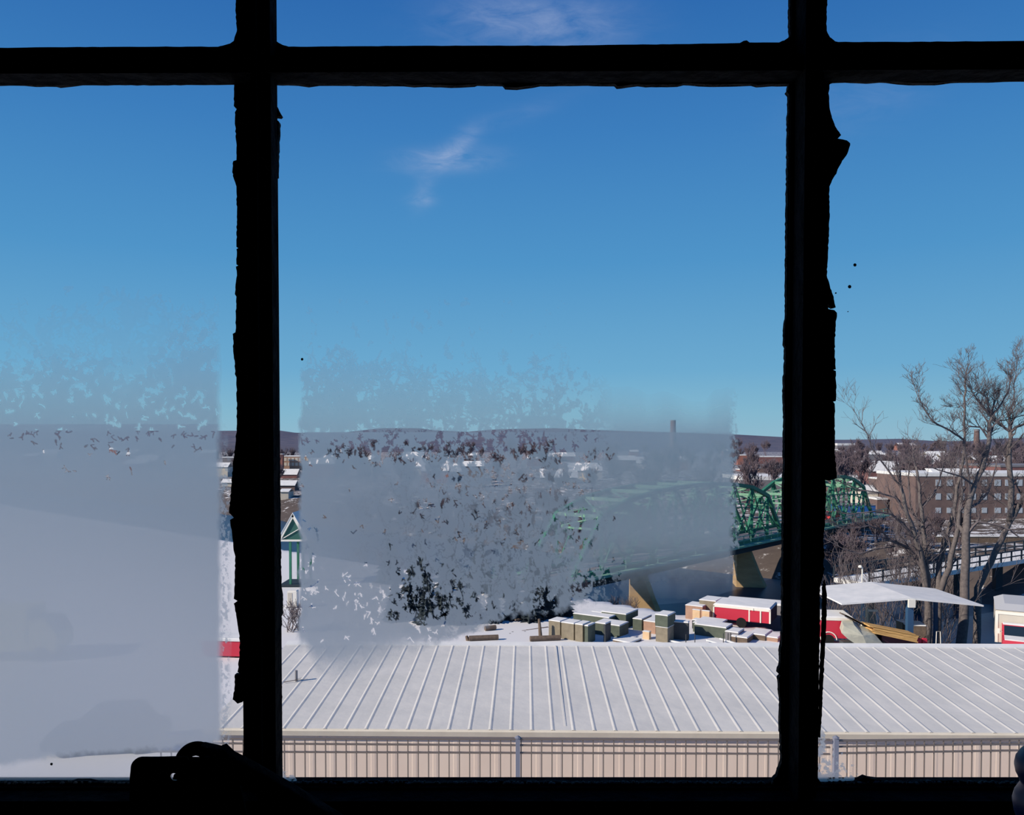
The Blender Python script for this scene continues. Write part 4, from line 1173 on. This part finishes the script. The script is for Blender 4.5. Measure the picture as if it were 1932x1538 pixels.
# ================================================================ town across the river
def house(x0, x1, yt_, d, m, label, dep=None, roof='gable', group=None, snow=True, rows=(), win=(), name='house', cat='house', rh=None, wm=None):
    a, b_ = P(x0, yt_, d), P(x1, yt_, d)
    wd = b_.x - a.x; dep = dep or wd * .8
    cx = (a.x + b_.x) / 2
    zb = gz(cx, d) - 1.0
    top = a.z
    rh = rh if rh is not None else (min(wd, dep) * .28 if roof == 'gable' else .25 + .0006 * d)
    we = top - rh
    if we - zb < 2.5: zb = we - 2.5
    o = thing(name, label, cat, (cx, d, zb), 0, group)
    h = we - zb
    MB().box(-wd / 2, wd / 2, 0, dep, 0, h).build('wall', m, o)
    if roof == 'gable':
        MB().prism([(-wd / 2 - .2, -.3, h), (wd / 2 + .2, -.3, h), (wd / 2 + .2, dep / 2, h + rh), (-wd / 2 - .2, dep / 2, h + rh)], (0, 0, .15)).add([(-wd / 2 - .2, dep + .3, h), (wd / 2 + .2, dep + .3, h), (wd / 2 + .2, dep / 2, h + rh), (-wd / 2 - .2, dep / 2, h + rh)], [(0, 1, 2, 3)]).build('roof', m_snow if snow else m_grey, o)
    else:
        MB().box(-wd / 2 - .1, wd / 2 + .1, -.1, dep + .1, h, h + rh).build('roof', m_snow if snow else m_grey, o)
    for (wy0, wy1) in rows:
        for wx0, wx1 in win:
            p0, p1 = P(wx0, wy1, d), P(wx1, wy0, d)
            MB().box(p0.x - cx, p1.x - cx, -.08, .04, p0.z - zb, p1.z - zb).build('window', wm or m_glassfar, o)
    return o
# near the left upright
house(521, 533, 856, 420, m_orange, 'narrow red brick building end next to the left upright bar', roof='flat', name='building', cat='building')
house(533, 588, 860, 425, m_pinkish, 'brick mill with rows of white windows at the left rim of the middle frost', roof='flat', name='building', cat='building',
      rows=((864, 870), (873, 879)), win=[(536 + i * 7, 541 + i * 7) for i in range(7)], wm=m_pale)
house(522, 560, 886, 330, m_brick, 'low red brick workshop below the brick mill with white windows', rh=2.2)
house(518, 556, 908, 240, m_brick2, 'brown house with snow streak, left rim of the middle frost')
house(528, 544, 924, 215, m_pale, 'tiny pale house below the low red workshop', dep=5)
house(420, 450, 862, 400, m_grey, 'grey flat roofed building just left of the left upright bar', roof='flat', name='building', cat='building')
house(418, 446, 905, 260, m_pale, 'pale snowy house just left of the left upright bar')
# between the frost and the right upright
house(1392, 1425, 858, 520, m_orange, 'upper orange brick building left of the right upright bar', roof='flat', name='building', cat='building')
house(1426, 1482, 861, 540, m_brick, 'wide red brick building high beside the right upright bar', roof='flat', name='building', cat='building')
house(1396, 1432, 885, 400, m_brick, 'small brick building with snowy parapet above the bridge', roof='flat', name='building', cat='building')
house(1432, 1500, 882, 390, m_brick2, 'brown brick building with dark doorway above the bridge', roof='flat', snow=False, name='building', cat='building', rows=((884, 892),), win=[(1449, 1454)], wm=m_darkglass)
house(1398, 1560, 899, 250, m_grey, 'long grey shed with wide white roof right behind the bridge', roof='flat', rh=1.2, name='shed', cat='shed')
# right of the right upright
house(1580, 1613, 836.5, 1500, m_grey, 'long white roofed building on the hillside, high right', roof='flat', rh=4, name='building', cat='building')
house(1574, 1581, 848, 900, m_pale, 'left one of two tiny white houses by the hanging putty')
house(1583, 1592, 850, 880, m_pale, 'right one of two tiny white houses by the hanging putty')
house(1597, 1604, 864, 650, m_pale, 'little white house below the two tiny white houses')
house(1698, 1730, 836, 1400, m_orange, 'reddish building with bright roof on the wooded hillside', name='building', cat='building', rh=5)
house(1722, 1738, 854, 800, m_pale, 'white roofed house below the reddish hillside building')
house(1717, 1732, 862, 700, m_pale, 'pale house second below the reddish hillside building')
house(1778, 1806, 854, 760, m_grey, 'grey house with faint roof upper left of the far chimney')
house(1776, 1804, 867, 620, m_pale, 'house with bright flat roof above the brick mill', roof='flat')
for i, (xa, xb) in enumerate(((1676, 1694), (1706, 1720), (1722, 1737), (1740, 1754), (1757, 1768))):
    house(xa, xb, 875 + (i % 2), 480, m_grey if i % 2 else m_pale, 'small snow roofed house in the row above the long brick mill', group='row of snow roofed houses')
house(1744, 1748, 869, 470, m_pale, 'left thin white tower above the brick mill', dep=2, roof='flat', name='tower', cat='tower')
house(1767, 1775, 868, 470, m_pale, 'right white tower above the brick mill', dep=3, roof='flat', name='tower', cat='tower')
house(1662, 1726, 902, 190, m_brick2, 'brownish pink brick wing left of the long mill', roof='flat', name='building', cat='building')
house(1575, 1625, 898, 230, m_brick2, 'brown building with patchy snow roof beside the hanging putty', name='building', cat='building', rh=2)
ww = [(1765, 1775), (1786, 1797), (1813, 1819), (1830, 1841), (1852, 1862), (1876, 1888), (1896, 1906), (1918, 1929), (1942, 1952), (1966, 1976)]
house(1728, 2040, 893, 150, m_brick2, 'long brown brick mill with rows of pale windows and snowy roof', dep=16, roof='flat', rh=.6, name='mill_building', cat='building', rows=((905, 917), (931, 943), (958, 968)), win=ww)
for xa, xb in ((1735, 1755), (1762, 1808), (1816, 1831), (1835, 1860), (1876, 1888)):
    pass
a = P(1780, 893, 152)
mn = thing('roof_monitor', 'snow covered roof monitor running along the long brown mill', 'roof monitor', (P(1762, 893, 155).x, 155, P(1762, 894, 155).z))
MB().prism([(0, 0, 0), (P(1860, 893, 155).x - P(1762, 893, 155).x, 0, 0), (P(1860, 893, 155).x - P(1762, 893, 155).x, 1.5, .95), (0, 1.5, .95)], (0, 2, 0)).build('snow_roof', m_snow, mn)
house(1888, 2060, 878, 175, m_brick, 'reddish brick block rising behind the long mill at the right edge', roof='flat', snow=False, rh=.4, name='building', cat='building')
house(1628, 1657, 918, 165, m_pale, 'small white two storey house left of the brownish wing', dep=6, rh=1.2)
house(1655, 1674, 940, 160, m_brick2, 'low brown shed with snow strip beside the white house', dep=5, roof='flat', name='shed', cat='shed')
house(1585, 1652, 953, 150, m_blue, 'low blue building at the far end of the bridge', dep=5, roof='flat', snow=False, rh=.1, name='building', cat='building')
# embankment wall with white top
a, b_ = P(1765, 1013, 118), P(2040, 1013, 118)
o = thing('embankment_wall', 'low river wall with white snow line below the brick mill', 'wall', (a.x, 118, -19 + EYE))
MB().box(0, b_.x - a.x, 0, 1, -1, a.z - (-19 + EYE)).build('wall', m_wood, o)
MB().box(0, b_.x - a.x, -.1, 1.1, a.z - (-19 + EYE), a.z - (-19 + EYE) + .2).build('snow_line', m_snow, o)
# far chimney, water tower
for px, pyt, d, r_, lb in ((1843, 810, 900, 3.2, 'tall brick chimney rising over the hillside among the bare branches'), (1270, 793, 1300, 5, 'distant chimney faintly seen through the frost of the middle pane')):
    a = P(px, pyt, d); zb = gz(a.x, d)
    o = thing('chimney', lb, 'chimney', (a.x, d, zb))
    MB().lathe([(r_ * 1.15, -2), (r_ * .85, a.z - zb)], (0, 0, 0), 14).build('stack', m_brick2, o)
    MB().lathe([(r_ * .95, 0), (r_ * .95, 1.5)], (0, 0, a.z - zb - 2), 14).build('collar', m_grey, o)
# small houses filling the town behind the frost
rr = random.Random(21)
mats = [m_brick, m_pale, m_grey, m_orange, m_brick2]
for i in range(54):
    px = rr.choice((rr.uniform(590, 1390), rr.uniform(-100, 415), rr.uniform(590, 1390), rr.uniform(1600, 1925)))
    d = rr.choice((rr.uniform(260, 420), rr.uniform(420, 900)))
    wd = rr.uniform(7, 15)
    hh = rr.uniform(5, 9)
    x = (px - CX) / F * d
    if S_(x, d) < 150: continue
    zt = gz(x, d) + hh
    py = 836 + (EYE - zt) / d * F
    cn = ['red brick', 'pale', 'grey', 'light brick', 'brown brick'][i % 5]
    house(px - wd / 2 / d * F, px + wd / 2 / d * F, py, d, mats[i % 5], f'small {cn} house of the far town under a snowy roof', group=f'{cn} houses of the far town')

# ================================================================ trees
def grow(mbt, mbb, p, d, ln, r_, depth, rr, spread=.55, up=.12, kids=(2, 4), thin=.02, wob=.16):
    n = 4 if depth > 1 else 3
    pts, rs = [p.copy()], [r_]
    q = p.copy(); dd = d.copy()
    for i in range(n):
        dd = (dd + Vector((rr.uniform(-wob, wob), rr.uniform(-wob, wob), rr.uniform(-wob, wob) + up * .25))).normalized()
        q = q + dd * ln / n
        pts.append(q.copy()); rs.append(max(r_ * (1 - .45 * (i + 1) / n), thin * .5))
    (mbt if r_ > .12 and mbt is not None else mbb).tube(pts, rs, 6 if r_ > .1 else (4 if r_ > .04 else 3), cap=r_ > .1)
    if depth == 0:
        return
    k = rr.randint(*kids)
    for i in range(k):
        j = rr.randint(1 if depth > 1 else 0, n) if i else n
        a = Vector((rr.uniform(-1, 1), rr.uniform(-1, 1), rr.uniform(-.3, .8))).normalized()
        nd = (dd + a * spread * rr.uniform(.6, 1.4) + Vector((0, 0, up))).normalized()
        grow(mbt, mbb, pts[j], nd, ln * rr.uniform(.55, .85), max(rs[j] * rr.uniform(.5, .72), thin * .55), depth - 1, rr, spread, up, kids, thin, wob)

def tree(label, px, d, h, r_, seed, depth=6, lean=(0, 0), stems=1, spread=.55, group=None, fan=.25, ln=None, thin=.022, kids=(2, 4)):
    x, y, z = base_loc(px, d)
    o = thing('bare_tree', label, 'tree', (x, y, z - .3), 0, group)
    rr = random.Random(seed)
    tk, bb = MB(), MB()
    for i in range(stems):
        d0 = Vector((lean[0] + rr.uniform(-fan, fan) * (stems > 1), lean[1] + rr.uniform(-fan, fan) * (stems > 1), 1)).normalized()
        grow(tk, bb, Vector((rr.uniform(-.4, .4) * (stems > 1), rr.uniform(-.4, .4) * (stems > 1), 0)), d0, ln or h * .36, r_ * rr.uniform(.8, 1), depth, rr, spread, .12, kids, thin)
    if tk.v: tk.build('trunk', m_bark, o, smooth=True)
    bb.build('branches', m_twig, o)
    return o
# the big tree: trunk with a fork, hand-placed limbs from the photo
def limb_tree(label, px, d, limbs, seed, depth=5, kids=(3, 4), thin=.014, sprout=9, bl=2.0):
    x, y, z = base_loc(px, d)
    o = thing('bare_tree', label, 'tree', (x, y, z - .3))
    rr = random.Random(seed)
    tk, bb = MB(), MB()
    for pts, r0, r1 in limbs:
        if pts[0][1] > 1180:
            g0 = P(pts[0][0], 900, d)
            pts = [(pts[0][0] - 2, 836 + (EYE - (z - .3)) / d * F, pts[0][2])] + pts
        q = [P(a_, b2, d + dd_) - o.location for a_, b2, dd_ in pts]
        n = len(q)
        sm, rs = [], []
        for i in range(n - 1):
            for k_ in range(3):
                sm.append(q[i].lerp(q[i + 1], k_ / 3) + Vector((rr.uniform(-.05, .05), rr.uniform(-.05, .05), 0))); rs.append(r0 + (r1 - r0) * (i + k_ / 3) / (n - 1))
        sm.append(q[-1]); rs.append(r1)
        (tk if r0 > .12 else bb).tube(sm, rs, 8 if r0 > .12 else 5)
        for i in range(1, len(sm)):
            if rs[i] < .2 and rr.random() < .75:
                dr = (sm[i] - sm[i - 1]).normalized()
                nd = (dr * .8 + Vector((rr.uniform(-.8, .8), rr.uniform(-.8, .8), rr.uniform(-.1, .9)))).normalized()
                grow(None, bb, sm[i], nd, bl * rr.uniform(.5, 1.1), max(rs[i] * .5, .025), depth - 1, rr, .8, .08, kids, thin)
        dr = (sm[-1] - sm[-2]).normalized()
        grow(None, bb, sm[-1], dr, bl, r1 * .9, depth, rr, .8, .08, kids, thin)
    tk.build('trunk', m_bark, o, smooth=True)
    bb.build('branches', m_twig, o)
    return o
limb_tree('tallest bare tree with thick forked grey trunk behind the carport', 1818, 54, [
    ([(1815, 1215, 0), (1818, 1150, 0), (1821, 1080, 0), (1822, 1010, 0), (1826, 960, 0), (1838, 915, 0)], .36, .20),
    ([(1822, 1010, 0), (1808, 990, .4), (1800, 960, 1), (1806, 920, 1.2), (1816, 870, 1.4), (1820, 820, 1), (1820, 750, .6), (1822, 715, .5)], .15, .05),
    ([(1838, 915, 0), (1858, 870, -.3), (1866, 830, 0), (1868, 800, .3), (1871, 785, .3)], .19, .10),
    ([(1871, 785, .3), (1858, 770, .2), (1848, 758, 0), (1838, 745, -.2)], .08, .04),
    ([(1871, 785, .3), (1884, 768, .4), (1898, 748, .5), (1905, 725, .6)], .08, .035),
    ([(1871, 785, .3), (1862, 752, -.3), (1845, 735, -.4), (1830, 752, -.5)], .06, .03),
    ([(1866, 830, 0), (1850, 806, .5), (1828, 805, .8), (1815, 812, 1)], .07, .03),
    ([(1832, 935, 0), (1818, 830, -1), (1790, 812, -1.5), (1760, 795, -2), (1742, 770, -2), (1733, 750, -2)], .08, .03),
    ([(1822, 1010, 0), (1845, 985, -.5), (1880, 990, -.8), (1905, 1000, -1), (1925, 1015, -1)], .10, .04),
    ([(1838, 915, 0), (1815, 900, -.8), (1780, 890, -1.4), (1752, 880, -1.6)], .07, .03),
    ([(1826, 960, 0), (1848, 948, .8), (1866, 925, 1.2), (1876, 890, 1.4)], .10, .05)], 3, bl=1.05, depth=4)
limb_tree('bare tree at the right edge with a strong dark fork against the sky', 1852, 58, [
    ([(1842, 1190, 0), (1846, 1110, 0), (1862, 1075, 0), (1885, 1030, 0), (1905, 985, 0), (1925, 950, 0)], .28, .18),
    ([(1905, 985, 0), (1908, 920, 0), (1904, 850, 0), (1906, 815, 0)], .22, .13),
    ([(1906, 815, 0), (1895, 806, 0), (1880, 795, 0), (1870, 786, .2), (1855, 770, .2)], .10, .05),
    ([(1906, 815, 0), (1920, 805, 0), (1938, 798, 0), (1960, 790, 0)], .12, .06),
    ([(1906, 815, 0), (1905, 800, 0), (1904, 780, .2), (1915, 755, .2), (1912, 730, .2), (1917, 705, .2)], .07, .03),
    ([(1880, 795, 0), (1900, 792, .3), (1925, 785, .3), (1950, 778, .3)], .05, .03),
    ([(1925, 950, 0), (1900, 955, .5), (1880, 940, .8), (1862, 930, .9)], .07, .03)], 8, bl=1.05, depth=4)
limb_tree('many stemmed spreading bare tree behind the carport ridge', 1745, 55.5, [
    ([(1750, 1210, 0), (1752, 1140, 0), (1745, 1080, 0), (1730, 1020, -.5), (1712, 970, -1), (1700, 920, -1.2)], .30, .10),
    ([(1752, 1140, 0), (1748, 1070, .4), (1742, 1010, .8), (1738, 960, 1), (1735, 920, 1), (1728, 880, 1)], .2, .07),
    ([(1768, 1210, 0), (1770, 1130, 0), (1772, 1060, .5), (1790, 1000, .8), (1800, 960, 1)], .32, .10),
    ([(1770, 1130, 0), (1790, 1070, -.6), (1805, 1010, -1), (1812, 960, -1.2), (1815, 920, -1.3)], .24, .07),
    ([(1745, 1080, 0), (1715, 1035, .5), (1690, 1030, .8), (1660, 1035, 1), (1620, 1045, 1), (1590, 1035, 1)], .11, .045),
    ([(1730, 1020, -.5), (1700, 985, -1), (1680, 970, -1.4), (1650, 965, -1.8), (1610, 970, -2)], .10, .04),
    ([(1715, 1035, .5), (1680, 1020, 0), (1660, 1000, -.5), (1640, 992, -1), (1614, 996, -1)], .10, .05),
    ([(1712, 970, -1), (1690, 940, -1), (1660, 930, -1), (1625, 925, -1), (1590, 912, -1)], .08, .035),
    ([(1738, 960, 1), (1762, 930, 1.3), (1775, 900, 1.5), (1780, 870, 1.6)], .08, .035),
    ([(1700, 920, -1.2), (1670, 880, -1.4), (1645, 845, -1.6), (1636, 820, -1.6), (1625, 800, -1.6)], .07, .028),
    ([(1745, 1080, 0), (1735, 1000, 1.4), (1718, 950, 2), (1714, 900, 2)], .1, .05)], 12, bl=1.3, depth=3)
tree('slender bare tree with fine twigs close to the hanging putty', 1668, 56, 12, .12, 31, depth=5, stems=3, fan=.3)
tree('thin bare tree rising left of the many stemmed tree', 1700, 58, 13.5, .13, 33, depth=5, stems=3, fan=.22)
tree('bare tree clump between the two thick trunks', 1788, 57, 12, .13, 35, depth=5, stems=3, fan=.2)

# far bare trees as copies of a few
protos = []
for k_ in range(4):
    rr = random.Random(100 + k_)
    bb = MB()
    for i in range(2):
        grow(None, bb, Vector((rr.uniform(-.3, .3), rr.uniform(-.3, .3), 0)), Vector((rr.uniform(-.2, .2), rr.uniform(-.2, .2), 1)).normalized(), 3.6, .22, 5, rr, .6, .15, (3, 4), .09)
    me_o = bb.build('bare_tree', m_twigfar)
    protos.append(me_o)
rr = random.Random(77)
GR = [('bare tree standing among the houses of the far town', 'bare trees of the far town'), ('bare brushy tree on the far river bank', 'bare trees on the far bank')]
cnt = 0
used = set()
taken = []
bpts = []
for o_ in bpy.data.objects:
    if o_.parent is None and o_.get('category') in ('house', 'building', 'shed', 'tower', 'chimney') and o_.location.y > 100:
        ch = [c_ for c_ in o_.children if c_.name.startswith('wall')]
        if ch:
            dm = ch[0].dimensions
            bpts.append((o_.location.x - dm.x / 2 - 3, o_.location.x + dm.x / 2 + 3, o_.location.y - 3, o_.location.y + dm.y + 3))
def free(x, y, r_):
    for a_, b2_, c_ in taken:
        if (a_ - x) ** 2 + (b2_ - y) ** 2 < (r_ + c_) ** 2: return False
    for x0_, x1_, y0_, y1_ in bpts:
        if x0_ < x < x1_ and y0_ < y < y1_: return False
    kb = (x - 5.5) * .667 + (y - 72.96) * .745; vb = -(x - 5.5) * .745 + (y - 72.96) * .667
    if -10 < kb < 95 and -4 < vb < 10: return False
    return True
def put(px, d, sc_, g_, jig=True):
    global cnt
    k_ = rr.randrange(4)
    x = (px - CX) / F * d
    if not free(x, d, (2.2 if g_ == 0 else 1.7) * sc_): return False
    taken.append((x, d, (2.2 if g_ == 0 else 1.7) * sc_))
    z = gz(x, d)
    if k_ in used:
        o = protos[k_].copy(); C.objects.link(o)
    else:
        o = protos[k_]; used.add(k_)
    o.location = (x, d, z - .4); o.rotation_euler = (0, 0, rr.uniform(0, 6.28)); o.scale = (sc_ * rr.uniform(.85, 1.15),) * 2 + (sc_,)
    tag(o, GR[g_][0], 'tree', GR[g_][1]); cnt += 1
    return True
n = 0
while n < 185:
    px = rr.uniform(1570, 1940) if rr.random() < .5 else rr.uniform(420, 1490)
    d = 140 * (7 ** rr.random())
    x = (px - CX) / F * d
    if S_(x, d) < 135: continue
    if 1720 < px and d < 190: continue
    n += put(px, d, rr.uniform(.75, 1.25) * (.75 + d / 1100), 0)
n = 0
while n < 105:
    s = rr.uniform(105, 124); t_ = rr.uniform(-75, 150)
    x, y, _ = st(s, t_)
    if y < 40: continue
    px = CX + F * x / y
    if not 380 < px < 1950: continue
    if 34 < x < 75 and abs(y - (80 + (x - 36) * .63)) < 9: continue
    n += put(px, y, rr.uniform(.35, .6), 1)
# brush on the near bank
bb = MB(); r2_ = random.Random(5)
for i in range(16):
    grow(None, bb, Vector((r2_.uniform(-.4, .4), r2_.uniform(-.4, .4), 0)), Vector((r2_.uniform(-.6, .6), r2_.uniform(-.6, .6), 1)).normalized(), .9, .03, 3, r2_, .6, .1, (2, 3), .022)
shrub = bb.build('shrub', m_twig)
first = True
n = 0
sh = []
while n < 44:
    s = rr.uniform(50.2, 56); t_ = rr.uniform(-28, 70)
    x, y, _ = st(s, t_)
    px = CX + F * x / y
    if not 420 < px < 1940 or (19 < x < 31 and y < 56) or (3 < x < 17 and y < 60): continue
    if any((x - a_) ** 2 + (y - b2_) ** 2 < 4 for a_, b2_ in sh): continue
    sh.append((x, y))
    o = shrub if first else shrub.copy()
    if not first: C.objects.link(o)
    first = False
    k_ = rr.uniform(.7, 1.2)
    o.location = (x, y, gz(x, y) - .1); o.scale = (k_, k_, k_); o.rotation_euler = (0, 0, rr.uniform(0, 6))
    tag(o, 'leafless shrub on the near river bank', 'shrub', 'leafless shrubs on the near bank'); n += 1
o = shrub.copy(); C.objects.link(o); o.location = base_loc(549, 50.5); o.scale = (1.2, 1.2, .9)
o.pop('group', None)
tag(o, 'leafless dark shrub at the roof ridge beside the left upright bar', 'shrub')
# dark evergreens seen through the frost
def fir(px, d, h, label, seed):
    x, y, z = base_loc(px, d)
    o = thing('evergreen_tree', label, 'tree', (x, y, z - .2), 0, 'evergreens on the near bank')
    rr = random.Random(seed)
    MB().tube([(0, 0, 0), (0, 0, h * .9)], [.25, .05], 6).build('trunk', m_bark, o)
    fo = MB()
    n = 13
    for i in range(n):
        z1_ = h * (.08 + .9 * i / n); r1_ = h * .26 * (1 - i / n) + .15
        m_ = 18
        vs_ = [(0, 0, z1_ + h * .13)]
        for j in range(m_):
            a_ = 2 * math.pi * j / m_; q_ = r1_ * (1 if j % 2 else .62) * rr.uniform(.8, 1.15)
            vs_.append((q_ * math.cos(a_), q_ * math.sin(a_), z1_ - rr.uniform(0, .12) * r1_))
        fo.add(vs_, [(0, 1 + j, 1 + (j + 1) % m_) for j in range(m_)])
    fo.build('foliage', m_evergreen, o)
for i, (px, d, h) in enumerate([(735, 68, 5), (790, 63, 5.5), (850, 66, 5), (905, 64, 5), (955, 62, 4.5), (1010, 60, 5)]):
    x = (px - CX) / F * d
    fir(px, d, h, 'dark evergreen on the river bank behind the thick of the frost', i)

for i, (px, d, h) in enumerate([(745, 53.5, 3.1), (776, 55.0, 4.0), (806, 52.6, 3.2), (838, 54.4, 4.2), (868, 52.6, 3.0), (890, 54.2, 3.0), (930, 53, 2.7), (968, 54, 3.2), (1002, 53.4, 3.0), (1030, 54.5, 3.9), (1062, 55.2, 3.3)]):
    fir(px, d, h * 1.05, 'low dark evergreen of the copse at the back of the snowy yard', 40 + i)
for o in bpy.data.objects:
    if o.parent is None and 'copse' in o.get('label', ''):
        o['group'] = 'evergreens of the yard copse'
for o in list(bpy.data.objects):
    if o.type == 'MESH' and not o.users_collection:
        bpy.data.objects.remove(o)
